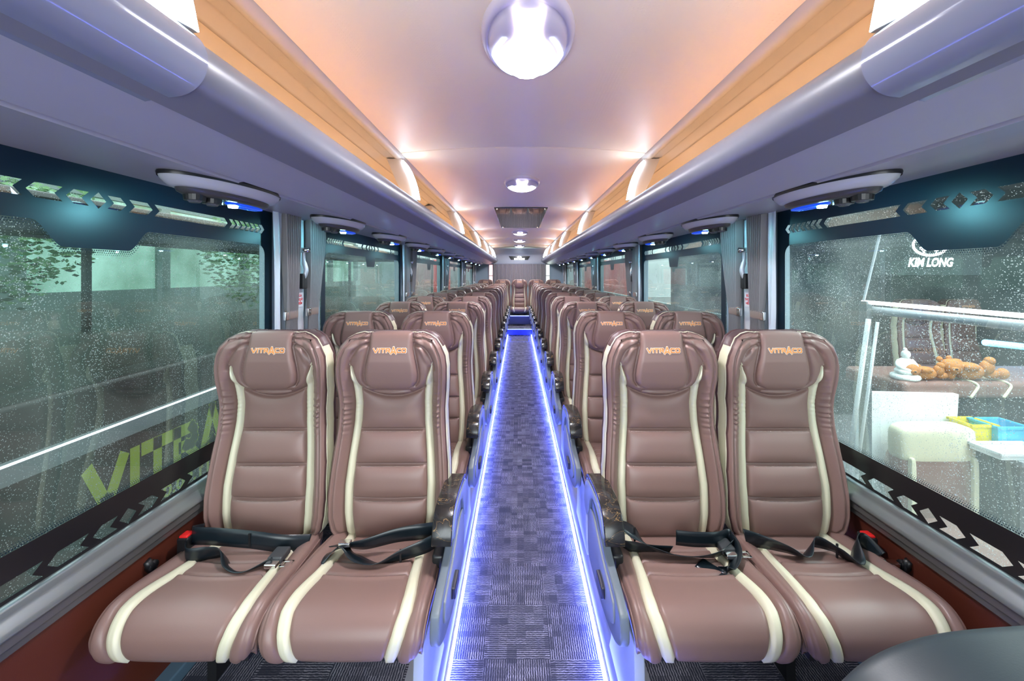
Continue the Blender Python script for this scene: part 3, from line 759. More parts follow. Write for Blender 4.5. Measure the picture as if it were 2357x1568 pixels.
def build_back():
    T = np.concatenate([[0, .003], np.arange(.006, .737, .0036), [.740]])
    def cols(t):
        w, b, c = wid(t), bb(t), cc(t)
        if t < .10: b = c = .153*min(1, w/.21) if w < .16 else .153
        b = min(b, w*.9); c = min(c, w*.93)
        L = list(np.linspace(-w, -c, 17)) + list(np.linspace(-c, -b, 6)[1:]) + list(np.linspace(-b, b, 66)[1:]) + list(np.linspace(b, c, 6)[1:]) + list(np.linspace(c, w, 17)[1:])
        return L
    X = np.array([cols(t) for t in T]); TT = np.repeat(T[:, None], X.shape[1], 1)
    Yv = surf_y(X, TT); Z = HT-TT
    nc = X.shape[1]; V = np.stack([X, Yv, Z], -1).reshape(-1, 3)
    Fb = []; Fs = [[], []]
    for j in range(len(T)-1):
        for i in range(nc-1):
            f = (j*nc+i, (j+1)*nc+i, (j+1)*nc+i+1, j*nc+i+1)
            if T[j] >= .102 and 16 <= i < 21: Fs[0].append(f)
            elif T[j] >= .102 and nc-22 <= i < nc-17: Fs[1].append(f)
            elif T[j] < .102 and (16 <= i < 21 or nc-22 <= i < nc-17): continue
            else: Fb.append(f)
    edge = [j*nc for j in range(len(T))][::-1] + list(range(1, nc-1)) + [j*nc+nc-1 for j in range(len(T))]
    loop = V[edge]
    return V, Fb, Fs, loop
def compact(V, F):
    used = sorted({i for f in F for i in f}); mp = {u: k for k, u in enumerate(used)}
    return [V[u] for u in used], [tuple(mp[i] for i in f) for f in F]
V, Fb, Fs, loop = build_back()
ME = {}
# merge the degenerate stripe columns above the stripe start
def md(name, V, F, m): ME[name] = mesh_data(name, *compact(V, F), m)
bbm = mesh_data('backrest', *compact(V, Fb), BROWN)
import bmesh
b_ = bmesh.new(); b_.from_mesh(bbm); bmesh.ops.remove_doubles(b_, verts=b_.verts, dist=1e-5); b_.to_mesh(bbm); b_.free(); ME['backrest'] = bbm
ME['stripeL'] = mesh_data('cream_stripe', *compact(V, Fs[0]), CREAM); ME['stripeR'] = mesh_data('cream_stripe', *compact(V, Fs[1]), CREAM)
# side gusset and shell
cen = np.array([0, 0, HT-.37])
def ringat(dy, infl, drop=0):
    r = loop.copy(); d = r-cen; n = np.stack([d[:, 0], 0*d[:, 0], d[:, 2]], 1)
    nx = np.gradient(r[:, 2]); nz = -np.gradient(r[:, 0]); L_ = np.hypot(nx, nz)+1e-9; nx /= L_; nz /= L_
    sgn = np.sign((nx*d[:, 0]+nz*d[:, 2])); nx *= np.where(sgn == 0, 1, sgn); nz *= np.where(sgn == 0, 1, sgn)
    r[:, 0] += nx*infl; r[:, 2] += nz*infl; r[:, 1] += dy; return r
def ringmesh(rs, closeback=False):
    V = np.concatenate(rs); n = len(rs[0]); F = []
    for j in range(len(rs)-1):
        for i in range(n-1): F.append((j*n+i, j*n+i+1, (j+1)*n+i+1, (j+1)*n+i))
    return V, F
r0 = [ringat(0, 0), ringat(.004, .0035), ringat(.010, .003), ringat(.014, .001)]
V1, F1 = ringmesh(r0); ME['edge'] = mesh_data('edge_band', V1, F1, DBROWN)
V1, F1 = ringmesh([ringat(.012, .001), ringat(.026, .006), ringat(.052, .007), ringat(.072, .002)]); 
Fg = [f for f in F1 if max(V1[i][2] for i in f) < HT-.045]; Ft = [f for f in F1 if max(V1[i][2] for i in f) >= HT-.045]
ME['gusset'] = mesh_data('side_gusset', *compact(V1, Fg), CREAM); ME['topband'] = mesh_data('top_band', *compact(V1, Ft), DBROWN)
rr = [ringat(.072, .001), ringat(.078, .005), ringat(.088, .003), ringat(.10, -.008), ringat(.108, -.03), ringat(.112, -.07)]
V1, F1 = ringmesh(rr); n = len(loop); k = 5*n
F1 += [tuple(k+i for i in range(n))[::-1]]
ME['shell'] = mesh_data('back_shell', V1, F1, DBROWN)
mb = MB(); mb.tube([tuple(p) for p in ringat(.0135, .0025)[::2]], .0030, 6, caps=False); ME['piping'] = mesh_data('piping', mb.V, mb.F, CREAM)
# headrest pad
Tp = np.concatenate([np.linspace(-.0, .19, 56), np.linspace(.192, .207, 10)])
U = np.sin(np.linspace(-math.pi/2, math.pi/2, 51))
V = []; F = []
for z_, yb in ((.0035, .05), (.0085, .028), (.0095, .012)):   # over the top edge
    for u in U: V.append((u*.075, yb, HT+z_*(1-.5*abs(u)**6)-.001))
for t in Tp:
    h = interp(t, hp_t, hp_x)
    for u in U:
        x = u*h; eb = min(1, max(0, (.207-t)/.03)); ep = math.sqrt(max(0, 1-(1-eb)**2)); eu = math.sqrt(max(0, 1-max(0, (abs(u)-.80)/.20)**2))
        yb = float(base(t)) - .014
        if t < .03: q = t/.03; yb += .010*(1-math.sqrt(1-(1-q)**2))
        lift = .001+.021*min(ep, 1)*eu*min(1, .55+t/.1*.45)
        V.append((x, yb-lift+.006, HT-t+(.004*(1-t/.03) if t < .03 else 0)))
nu = len(U)
for j in range(len(Tp)+2):
    for i in range(nu-1): F.append((j*nu+i, (j+1)*nu+i, (j+1)*nu+i+1, j*nu+i+1))
V_hp = np.array(V); ME['headrest'] = mesh_data('headrest_pad', V, F, BROWN)
def hp_y(x, z):
    t = HT-z; h = interp(t, hp_t, hp_x); u = min(1, abs(x)/h); eu = math.sqrt(max(0, 1-max(0, (u-.80)/.20)**2))
    yb = float(base(t))-.014
    if t < .03: q = t/.03; yb += .010*(1-math.sqrt(1-(1-q)**2))
    return yb-(.001+.021*eu*min(1, .55+t/.1*.45))+.006
for nm, wgt, off, m in (('logo_outline', .27, .0010, WHITETH), ('logo', .185, .0020, ORANGE)):
    V, F = logo2d(.118, wgt); zc = HT-.058
    V3 = [(x, hp_y(x, zc+z)-off, zc+z) for x, z in V]
    # add mid vertices not needed: letters are small
    ME[nm] = mesh_data('lettering', V3, F, m, False)

# cushion
prof = smoothline([(.02, .372), (-.06, .378), (-.15, .388), (-.24, .400), (-.32, .412), (-.375, .414), (-.412, .400), (-.432, .375), (-.438, .348), (-.432, .322), (-.42, .306)], 14)
seg = np.hypot(*np.diff(prof, axis=0).T); sl = np.concatenate([[0], np.cumsum(seg)]); TL = sl[-1]
NS = 150; ss = np.linspace(0, TL, NS); PY = np.interp(ss, sl, prof[:, 0]); PZ = np.interp(ss, sl, prof[:, 1])
tx, tz = np.gradient(PY), np.gradient(PZ); L_ = np.hypot(tx, tz); tx /= L_; tz /= L_; nxv, nzv = tz, -tx
# normal should point up/forward
sg_ = np.where((nxv*(PY+.2) + nzv*(PZ-.30)) < 0, -1, 1); nxv *= sg_; nzv *= sg_
q = ss/TL
Wc = np.interp(q, [0, .06, .15, .3, .6, .75, .88, .96, 1], [.175, .198, .212, .219, .226, .226, .222, .212, .198])
Wc = Wc*.975
Bc = np.interp(q, [0, .15, .3, .5, .66, .76, .86, 1], [.122, .122, .124, .132, .142, .144, .134, .112])
Cc_ = Bc+np.interp(q, [0, .3, .7, 1], [.028, .030, .036, .034])
V = []; rowsN = 0
yg = [-.13, -.195, -.262]
for j in range(NS):
    w, b, c = Wc[j], Bc[j], Cc_[j]
    L = np.concatenate([np.linspace(-w, -c, 15), np.linspace(-c, -b, 6)[1:], np.linspace(-b, b, 46)[1:], np.linspace(b, c, 6)[1:], np.linspace(c, w, 15)[1:]])
    ax = np.abs(L); z = np.zeros_like(L)
    # centre slightly hollow, side bolsters raised to the rear
    rise = np.interp(q[j], [0, .3, .65, .8, 1], [.020, .022, .010, .004, 0])
    z += rise*np.clip((ax-b)/(w-b), 0, 1)**1.2
    z += .006*(1-(ax/w)**2)
    sgm = np.clip((ax-c)/(w-c), 0, 1); z += .008*np.sin(math.pi*sgm)
    for g in yg:
        gg = g + .016*(1-(ax/b)**2)*-1 + .016
        z -= np.where(ax < b, .0095*G(PY[j]-gg, .0060), 0)*(PZ[j] > .37)
        z += np.where(ax < b, .004*G(PY[j]-gg+.014, .01), 0)*(PZ[j] > .37)
    z -= .008*G(ax-b, .0036)+.008*G(ax-c, .0036)
    z += np.where((ax > b) & (ax < c), .004, 0)
    d = w-ax; z -= .004*G(d-.014, .003); r = .018; qq = np.clip(d/r, 0, 1); z -= r*(1-np.sqrt(1-(1-qq)**2))*.8
    for x, zz in zip(L, z): V.append((x, PY[j]+nxv[j]*zz, PZ[j]+nzv[j]*zz))
nc = len(L); V = np.array(V); Fb = []; F0 = []; F1_ = []
for j in range(NS-1):
    for i in range(nc-1):
        f = (j*nc+i, j*nc+i+1, (j+1)*nc+i+1, (j+1)*nc+i)
        (F0 if 14 <= i < 19 else F1_ if nc-20 <= i < nc-15 else Fb).append(f)
ME['cushion'] = mesh_data('seat_cushion', *compact(V, Fb), BROWN); ME['cstripeL'] = mesh_data('cream_stripe', *compact(V, F0), CREAM); ME['cstripeR'] = mesh_data('cream_stripe', *compact(V, F1_), CREAM)
STM = mat('pale stitching', (.52, .40, .37), .6)
mb = MB()
colx = V.reshape(NS, nc, 3)
for g in yg:
    pts = []
    for i in range(19, nc-19, 2):
        col = colx[:, i]; b0 = .125; gg = g - .016*(1-(col[0, 0]/b0)**2) + .016
        j = int(np.argmin(np.abs(col[:100, 1]-gg))); p = col[j].copy(); p[2] += .0016; p[1] -= .003; pts.append(tuple(p))
    for a_, b_2 in zip(pts[::1], pts[1::1]):
        a3 = np.array(a_); b3 = np.array(b_2)
        for q0, q1 in ((.05, .42), (.55, .92)): mb.tube([tuple(a3+(b3-a3)*q0), tuple(a3+(b3-a3)*q1)], .0010, 4)
ME['cstitch'] = mesh_data('stitching', mb.V, mb.F, STM)
mb = MB()
for h in (.36, .48, .595):
    xs_ = np.linspace(-.108, .108, 48)
    hh = h + .004*(1-(xs_/.12)**2)*(1 if h > .55 else 0) + .0062
    ys_ = surf_y(xs_, hh)-.0006
    for i in range(47): 
        a3 = np.array((xs_[i], ys_[i], HT-hh[i])); b3 = np.array((xs_[i+1], ys_[i+1], HT-hh[i+1])); mb.tube([tuple(a3), tuple(a3+(b3-a3)*.7)], .0009, 4)
ME['bstitch'] = mesh_data('stitching', mb.V, mb.F, STM)
# cushion base: sides down to underside
Vb = []; Fbs = []
for sgn, col in ((-1, 0), (1, nc-1)):
    k = len(Vb)
    E = [V[j*nc+col] for j in range(NS)]
    for e_ in E:
        Vb.append(tuple(e_)); f = .012*sgn
        Vb.append((e_[0]+sgn*.003, e_[1]+(.006 if e_[2] < .36 else 0), e_[2]-.008)); Vb.append((e_[0]-sgn*.004, min(e_[1]+.02, .02) if e_[1] < -.36 else e_[1], max(.305, e_[2]-.05))); Vb.append((e_[0]-sgn*.03, max(e_[1], -.39), .300))
    for j in range(NS-1):
        for m in range(3): Fbs.append((k+j*4+m, k+j*4+m+1, k+(j+1)*4+m+1, k+(j+1)*4+m))
k = len(Vb); Vb += [(-.185, -.41, .303), (.185, -.41, .303), (.16, .02, .300), (-.16, .02, .300)]; Fbs.append((k, k+1, k+2, k+3))
ME['cbase'] = mesh_data('cushion_base', Vb, Fbs, BROWN)
for nm, col in (('cpipeL', 0), ('cpipeR', nc-1)):
    mb = MB(); mb.tube([tuple(V[j*nc+col]+np.array([0, 0, -.002])) for j in range(4, NS-8, 3)], .0036, 6); ME[nm] = mesh_data('piping', mb.V, mb.F, BROWN)

# aisle hardware (for a seat whose aisle side is +x; mirrored for the other)
def hardware(sg):
    H = {}
    X0, X1 = .236, .272
    def mkb(name, mb, m, bev=.004, smooth=False):
        me = mesh_data(name, [(sg*v[0], v[1], v[2]) for v in mb.V], mb.F if sg > 0 else [f[::-1] for f in mb.F], m, False)
        bmx = bmesh.new(); bmx.from_mesh(me)
        if bev:
            ed = [e for e in bmx.edges if len(e.link_faces) == 2 and e.calc_face_angle(0) > .6]
            bmesh.ops.bevel(bmx, geom=ed, offset=bev, segments=3, profile=.5, affect='EDGES', clamp_overlap=True)
        bmx.to_mesh(me); bmx.free()
        me.polygons.foreach_set('use_smooth', [bool(bev)]*len(me.polygons)); 
        try: me.set_sharp_from_angle(angle=.7)
        except Exception: pass
        H[name] = me
    sh = smoothline([(-.425, .425), (-.435, .37), (-.41, .33), (-.33, .29), (-.20, .262), (-.04, .255), (.05, .27), (.06, .40), (.03, .50), (-.05, .52), (-.14, .49), (-.25, .455), (-.36, .44), (-.425, .425)], 4)[:-1]
    mb = MB(); mb.extrude([tuple(p) for p in sh], 0, X0, X1-.010); mkb('side_panel', mb, mat('blue grey shield plastic', (.14, .165, .20), .38), .006)
    inner = [((y+.17)*.78-.17, (z-.37)*.72+.375) for y, z in sh]
    mb = MB(); mb.extrude(inner, 0, X1-.014, X1-.004); mkb('side_inlay', mb, mat('grey inlay plastic', (.20, .22, .25), .45), .003)
    mb = MB(); mb.box(X1-.008, X1+.008, -.275, -.195, .345, .380); mkb('recline_lever', mb, mat('near black lever', (.02, .018, .035), .4), .004)
    # arm : curved upright + padded top with marble cap
    arm = smoothline([(.09, .44), (.07, .52), (.02, .555), (-.10, .575), (-.20, .575), (-.255, .545), (-.262, .52), (-.235, .515), (-.17, .545), (-.09, .545), (-.03, .50), (-.0, .44), (.04, .42), (.09, .44)], 4)[:-1]
    mb = MB(); mb.extrude([tuple(p) for p in arm], 0, X0-.012, X1); mkb('arm_body', mb, mat('blue grey arm plastic', (.20, .24, .32), .35), .005)
    cap = smoothline([(.085, .535), (.03, .575), (-.10, .596), (-.19, .596), (-.245, .575), (-.272, .535), (-.276, .505)], 5)
    capi = smoothline([(-.262, .503), (-.255, .53), (-.235, .560), (-.19, .578), (-.10, .577), (.03, .558), (.078, .528)], 5)
    mb = MB(); mb.extrude([tuple(p) for p in cap]+[tuple(p) for p in capi], 0, X0-.030, X1-.004); mkb('arm_cap', mb, MARBLE, .006)
    # pedestal on the aisle side
    leg = [(-.40, 0), (-.05, 0), (-.08, .06), (-.10, .29), (-.36, .29), (-.375, .10)]
    mb = MB(); mb.extrude(leg, 0, .175, .205); mkb('pedestal', mb, mat('pale grey pedestal', (.38, .42, .50), .4), .004)
    mb = MB(); mb.box(.228, .256, -.20, -.165, .42, .490); mkb('belt_buckle', mb, BLACK, .005)
    mb = MB(); mb.box(.231, .253, -.198, -.168, .486, .495); mkb('release_button', mb, RED, .002)
    mb = MB(); mb.box(.195, .235, -.22, .04, .33, .44); mkb('hinge_cover', mb, BLACK, .01)
    return H
HW = {1: hardware(1), -1: hardware(-1)}
mb = MB(); mb.box(-.17, .17, -.38, -.02, .262, .29); ME['pan'] = mesh_data('seat_pan', mb.V, mb.F, BLACK, False)
mb = MB(); mb.box(-.10, -.07, -.18, -.06, 0, .265); ME['frame_leg'] = mesh_data('frame_leg', mb.V, mb.F, BLACK, False)

def ribbon(pts, dirs, w, th=.0016, n=8):
    P = smoothline(pts, n); D = smoothline(dirs, n); V = []; F = []
    for i in range(len(P)):
        t = P[min(i+1, len(P)-1)]-P[max(i-1, 0)]; t /= np.linalg.norm(t)+1e-9
        d = D[i]-t*np.dot(D[i], t); d /= np.linalg.norm(d)+1e-9; nn = np.cross(t, d)
        for a, b in ((-1, -1), (-.33, -1.4), (.33, -1.4), (1, -1), (1, 1), (.33, 1.4), (-.33, 1.4), (-1, 1)): V.append(P[i]+d*w/2*a+nn*th/2*b)
    for i in range(len(P)-1):
        for k in range(8): F.append((i*8+k, i*8+(k+1) % 8, (i+1)*8+(k+1) % 8, (i+1)*8+k))
    F.append(tuple(range(8))); F.append(tuple((len(P)-1)*8+k for k in range(8)))
    return V, F
CH = .385
BELTS = {
 'LW': ([(-.20, -.075, .42), (-.19, -.13, .445), (-.10, -.15, .455), (.02, -.15, .445), (.12, -.14, .425), (.19, -.10, .40)], [(0, .1, 1)]*6,
        [(-.205, -.13, .425), (-.16, -.19, .42), (-.10, -.18, .42), (-.05, -.18, .42), (.0, -.22, .405), (.06, -.23, .400), (.13, -.20, .412)], [(0, .1, 1), (0, -.1, 1), (0, -.3, 1), (0, -.6, 1), (0, -1, .7), (0, -1, .5), (0, -.7, .8)]),
 'LA': ([(-.14, -.14, .42), (-.10, -.17, .43), (-.05, -.20, .418), (.02, -.21, .408), (.09, -.19, .42), (.16, -.17, .435), (.20, -.13, .435), (.195, -.08, .42)], [(.3, -1, .4), (.3, -1, .5), (.1, -1, .3), (0, -.9, .6), (0, -.5, 1), (0, -.2, 1), (0, -.1, 1), (0, 0, 1)],
        [(-.17, -.19, .402), (-.12, -.16, .425), (-.04, -.16, .435), (.06, -.14, .452), (.14, -.12, .452), (.20, -.09, .44)], [(.4, -1, 0), (0, -.8, .6), (0, -.5, 1), (0, -.2, 1), (0, 0, 1), (0, 0, 1)]),
 'RA': ([(-.02, -.15, .412), (-.10, -.15, .415), (-.16, -.15, .425), (-.195, -.14, .455), (-.18, -.13, .478), (-.14, -.14, .460), (-.09, -.16, .425), (0, -.18, .412), (.10, -.19, .420), (.19, -.14, .42)], [(0, -.6, .8), (0, -.6, .9), (0, -.5, 1), (0, -1, .3), (0, -1, 0), (0, -1, -.3), (0, -.8, .6), (0, -1, .6), (0, -.7, .8), (0, -.4, 1)],
        [(.0, -.14, .445), (.06, -.15, .445), (.13, -.15, .445), (.19, -.12, .43), (.17, -.20, .425), (.10, -.25, .402), (.05, -.20, .405)], [(0, -.1, 1), (0, -.1, 1), (0, -.1, 1), (0, 0, 1), (.4, -.5, .7), (.8, .5, .2), (1, .2, 0)]),
 'RW': ([(-.19, -.10, .42), (-.15, -.14, .43), (-.09, -.17, .425), (-.04, -.18, .41), (.02, -.14, .43), (.07, -.17, .425), (.11, -.20, .405), (.15, -.15, .435), (.18, -.14, .44), (.20, -.18, .408)], [(0, -.1, 1), (0, -.4, 1), (0, -.7, .8), (0, -1, .6), (0, -.4, .9), (0, -.8, .6), (.2, -1, .4), (0, -.4, 1), (.2, -.5, .9), (.5, -.7, .5)], None, None)}
def row_belt(root, key):
    P1, D1, P2, D2 = BELTS[key]
    V, F = ribbon(P1, D1, .056); b = mk('seat_belt', V, F, BELT, root)
    if P2: V, F = ribbon(P2, D2, .054); b2 = mk('seat_belt', V, F, BELT, root)
    # tongue + buckle on the belt end
    ex, ey, ez = P2[-1] if key == 'LW' else {'LA': (-.105, -.15, .445), 'RA': (.150, -.17, .42), 'RW': (.205, -.19, .408)}[key]
    t = MB(); t.box(ex-.012, ex+.026, ey-.036, ey-.012, ez-.004, ez+.010); t.make('belt_tongue', CHROME, b, bevel=.003)
    if key in ('LW', 'RA'):
        t = MB(); t.box(ex-.016, ex+.030, ey-.012, ey+.045, ez-.006, ez+.016); t.make('tongue_grip', mat('grey grip', (.045, .045, .05), .4), b, bevel=.005)
        t = MB()
        for q in ((.034, .042, 0), (.062, .070, 0)): t.box(ex+q[0], ex+q[1], ey-.035, ey-.005, ez+.002, ez+.005)
        t.box(ex+.034, ex+.07, ey-.035, ey-.027, ez+.002, ez+.005); t.box(ex+.034, ex+.07, ey-.013, ey-.005, ez+.002, ez+.005)
        t.make('belt_plate', CHROME, b, bevel=.001)
    t = MB(); k = len(P1)//2; p = P1[k]; t.box(p[0]-.003, p[0]+.003, p[1]-.006, p[1]-.002, p[2]-.024, p[2]+.022); t.make('belt_slider', BLACK, b)

def make_seat(kind):
    """kind: 'A+' aisle seat with aisle on +x, 'A-' aisle on -x, 'W' window, """
    root = ob('passenger_seat', None)
    ob('backrest', ME['backrest'], root)
    ob('cream_stripe', ME['stripeL'], root, label='cream leather stripe'); ob('cream_stripe', ME['stripeR'], root, label='cream leather stripe')
    ob('edge_band', ME['edge'], root); ob('side_gusset', ME['gusset'], root, label='cream leather side gusset'); ob('top_band', ME['topband'], root); ob('back_shell', ME['shell'], root); ob('piping', ME['piping'], root, label='cream piping')
    h = ob('headrest_pad', ME['headrest'], root)
    ob('lettering_outline', ME['logo_outline'], h, label='white outline of the embroidered word'); ob('lettering', ME['logo'], h, label='orange embroidered word VITRACO')
    ob('seat_cushion', ME['cushion'], root); ob('cream_stripe', ME['cstripeL'], root, label='cream leather stripe'); ob('cream_stripe', ME['cstripeR'], root, label='cream leather stripe')
    ob('cushion_base', ME['cbase'], root); ob('cushion_piping', ME['cpipeL'], root); ob('cushion_piping', ME['cpipeR'], root)
    ob('seat_pan', ME['pan'], root); ob('stitching', ME['cstitch'], root, label='pale stitching'); ob('stitching', ME['bstitch'], root, label='pale stitching')
    if kind in ('A+', 'A-'):
        H = HW[1 if kind == 'A+' else -1]
        p = ob('side_panel', H['side_panel'], root); ob('side_inlay', H['side_inlay'], p); ob('recline_lever', H['recline_lever'], p, label='black recline lever')
        a = ob('armrest', H['arm_body'], root); ob('armrest_cap', H['arm_cap'], a, label='glossy black marbled armrest cap')
        ob('pedestal', H['pedestal'], root); ob('hinge_cover', H['hinge_cover'], root)
    else:
        ob('frame_leg', ME['frame_leg'], root)
    return root
def kids(o): return [c for c in bpy.data.objects if c.parent == o]
PROTO = {}
def seat_tree(root):
    out = []
    for c in CH_[root.name]: out.append(c)
    return out
def copy_seat(rec):
    root, ch = rec; r = root.copy(); COL.objects.link(r)
    for c, gch in ch:
        d = c.copy(); COL.objects.link(d); d.parent = r
        for g in gch: e_ = g.copy(); COL.objects.link(e_); e_.parent = d
    return r
PLAT = .12
rows = [1.48+.805*k for k in range(11)]
count = {}
def place_seat(kind, x, y, z, label, group, rz=0):
    if kind not in PROTO:
        r = make_seat(kind); bpy.context.view_layer.update()
        PROTO[kind] = (r, [(c, kids(c)) for c in kids(r)])
    else: r = copy_seat(PROTO[kind])
    r.location = (x, y, z); r.rotation_euler = (0, 0, rz); tag(r, label, 'bus seat', group); return r
front = []
# copy first so that later additions (belts) do not multiply
for k in range(11):
    for side, s in (('left', -1), ('right', 1)):
        for pos, xx in (('beside the aisle', .50), ('by the window', .945)):
            kind = ('A+' if s < 0 else 'A-') if pos == 'beside the aisle' else 'W'
            y = rows[k]
            r = place_seat(kind, s*xx, y, PLAT, 'brown leather seat %s on the %s, %s row from the front' % (pos, side, ordw[k]), 'paired passenger seats')
            if k == 0: front.append((side, pos, r, s))
            elif kind != 'W': count[(k, s)] = r
for i in range(5):
    nmx = ['leftmost of the five', 'second from the left of the five', 'middle one of the five, facing the aisle', 'fourth from the left of the five', 'rightmost of the five'][i]
    place_seat('B', .0+(i-2)*.447, 10.50, .20, 'brown leather seat in the back row, %s' % nmx, 'five back row seats')
bpy.context.view_layer.update()
for (k, s), r in count.items():
    if k <= 8:
        H = HW[1 if s < 0 else -1]; b = ob('belt_buckle', H['belt_buckle'], r, label='black belt buckle with red button'); ob('release_button', H['release_button'], b, label='red release button')
for side, pos, r, s in front:
    row_belt(r, ('L' if s < 0 else 'R')+('A' if 'aisle' in pos else 'W'))
    if 'window' in pos:
        m = MB(); x = s*.205; m.box(x-.019, x+.019, -.155, -.11, .365, .45); b = m.make('belt_buckle', BLACK, r, bevel=.006, label='black belt buckle with red button')
        m = MB(); m.box(x-.014, x+.014, -.150, -.118, .445, .456); m.make('release_button', RED, b, bevel=.003, label='red release button')
        m = MB(); m.tube([(s*.235, -.22, .41), (s*.255, -.22, .41)], .016, 14); m.tube([(s*.245, -.22, .40), (s*.245, -.235, .435)], [.014, .010], 12); m.make('recline_knob', BLACK, r, smooth=True)
# one loose belt loop seen on the third row right
# foreground guide seat
g = thing('guide_seat', 'dark teal grey padded seat top at the bottom right corner', 'seat', (.715, .47, -.05))
poly = [tuple(p) for p in smoothline([(-.36, .62), (-.355, .90), (-.32, .985), (-.22, 1.035), (-.05, 1.052), (.15, 1.058), (.24, 1.04), (.265, .95), (.27, .62)], 8)]
mb = MB(); mb.extrude(poly, 1, -.055, .055); o = mb.make('backrest', mat('dark teal leather', (.020, .032, .040), .47, bump=('noise', 400, .1, .001)), g, bevel=.035, seg=6)
mb = MB(); mb.box(-.30, .24, -.45, -.05, .42, .55); mb.make('seat_cushion', MATS['dark teal leather'], g, bevel=.04, seg=4)
mb = MB(); mb.box(-.2, .15, -.40, -.1, .12, .42); mb.make('pedestal', BLACK, g)
mb = MB(); mb.box(-.15, .10, -.06, .04, .40, .70); mb.make('recliner_bracket', BLACK, g)

# ================================================================ OUTSIDE
def at(px, py, Xr):
    """point on the vertical plane Xr metres from the camera seen at photo pixel px,py"""
    d = Xr*917/(px-1193); return (CX+Xr, d, CZ-(py-632)/917*d)
ASPH = mat('wet asphalt', (.03, .035, .035), .6)
mb = MB(); mb.box(-30, 30, -20, 45, -1.15, -1.1); struct(mb.make('floor', ASPH))
# left neighbouring coach
LB = thing('coach', 'dark brown coach with yellow green lettering parked beyond the left windows', 'bus', (-2.35, 0, -1.1))
body = mat('dark coach paint', (.016, .014, .013), .5)
mb = MB(); mb.box(-2.3, 0, -3, 11, .35, 1.95); mb.box(-2.3, 0, -3, 11, 2.90, 2.96)
mb.make('body', body, LB, bevel=.04)
mb = MB()
for y in (4.2, 8.6, 10.8): mb.box(-.05, -.005, y, y+.06, 1.9, 2.95); mb.box(-2.29, -2.24, y, y+.06, 1.9, 2.95)
mb.make('pillars', body, LB)
mb = MB(); mb.box(-.03, -.02, -3, 11, 1.94, 2.91); mb.make('side_glazing', glass_mat('tinted coach glass', (.62, .68, .66), .06, False), LB)
mb = MB(); mb.box(-.004, .03, -3, 11, 1.60, 1.70); mb.make('moulding', mat('silver moulding', (.55, .6, .62), .25, .6), LB)
mb = MB(); mb.box(.030, .034, -3, 11, 1.688, 1.698); mb.make('moulding_highlight', mat('white moulding highlight', (1, 1, 1), .4, emit=(.85, .95, 1), estr=1.6), LB, label='thin white highlight line painted on the moulding')  # emissive strip painting the highlight along the moulding's upper edge
LIME = mat('lime lettering', (.42, .50, .05), .5, emit=(.42, .50, .05), estr=.0)
V, F = logo2d(1.40, .20)
mk('lettering', [(.0045, x+2.85, z*1.35+1.37) for x, z in V], F, LIME, LB, False, label='lime green word VITRACO')
V, F = text2d('0.09.11', .14, .004)
mk('telephone_number', [(.0045, x+2.80, z*.8+1.12) for x, z in V], F, LIME, LB, False, label='lime green digits')
mb = MB()
for y in (.3, 8.2):
    mb.tube([(-.02, y, .48), (-.3, y, .48)], .48, 28)
mb.make('wheels', BLACK, LB)
# depot behind: lit greenish glazing and trees
DEP = thing('depot_building', 'grey depot hall with pale green lit glazing beyond the left windows', 'building', (-9, 0, -1.1))
mb = MB(); mb.box(-.3, 0, -8, 22, 0, 2.2); mb.box(-.3, 0, -8, 22, 4.2, 5.0)
for y in range(-8, 23, 3): mb.box(-.3, .02, y, y+.25, 2.2, 4.2)
mb.make('wall', mat('grey concrete', (.22, .27, .26), .8), DEP)
mb = MB(); mb.box(-.2, -.15, -8, 22, 2.2, 4.2); mb.make('glazing', mat('pale green lit glazing', (.3, .4, .35), .3, emit=(.40, .80, .62), estr=.8), DEP)
gm_ = MATS['pale green lit glazing'].node_tree; tn = gm_.nodes.new('ShaderNodeTexNoise'); tn.inputs['Scale'].default_value = .9; tn.inputs['Detail'].default_value = 5; rc = gm_.nodes.new('ShaderNodeValToRGB'); rc.color_ramp.elements[0].position = .35; rc.color_ramp.elements[0].color = (.10, .22, .12, 1); rc.color_ramp.elements[1].position = .68; rc.color_ramp.elements[1].color = (.62, .95, .85, 1); tq = gm_.nodes.new('ShaderNodeTexCoord'); gm_.links.new(tq.outputs['Object'], tn.inputs['Vector']); gm_.links.new(tn.outputs[0], rc.inputs[0]); gm_.links.new(rc.outputs[0], gm_.nodes['Principled BSDF'].inputs['Emission Color'])
def bush(label, x, y, z, R, seed, col=(.05, .10, .03)):
    r = np.random.default_rng(seed); V = []; F = []
    for i in range(2600):
        v = r.normal(size=3); v /= np.linalg.norm(v); p = v*R*np.array([.8, 1, .9])*(r.random()**.3)
        n = r.normal(size=3); n /= np.linalg.norm(n); a = np.cross(n, [0, 0, 1.01]); a /= np.linalg.norm(a); b = np.cross(n, a); s_ = R*.04
        k = len(V); V += [p+a*s_, p+b*s_*.5, p-a*s_, p-b*s_*.5]; F.append((k, k+1, k+2, k+3))
    t = thing('tree', label, 'tree', (x, y, -1.1), group='trees behind the depot yard')
    mk('foliage', [(v[0], v[1], v[2]+z) for v in V], F, mat('leaves', (.16, .30, .12), .6), t, False)
    mb = MB(); mb.tube([(0, 0, 0), (.05, 0, z*.6), (0, 0, z)], [.14, .10, .05], 10); mb.make('trunk', mat('bark', (.08, .06, .05), .9), t, smooth=True)
bush('leafy green tree outside the left windows, nearest the front', -6.2, 4.3, 3.2, 1.3, 1); bush('leafy green tree outside the middle left windows', -6.0, 9.5, 3.1, 1.5, 2); bush('leafy green tree outside the middle right windows', 7.6, 8, 3.2, 1.6, 3)
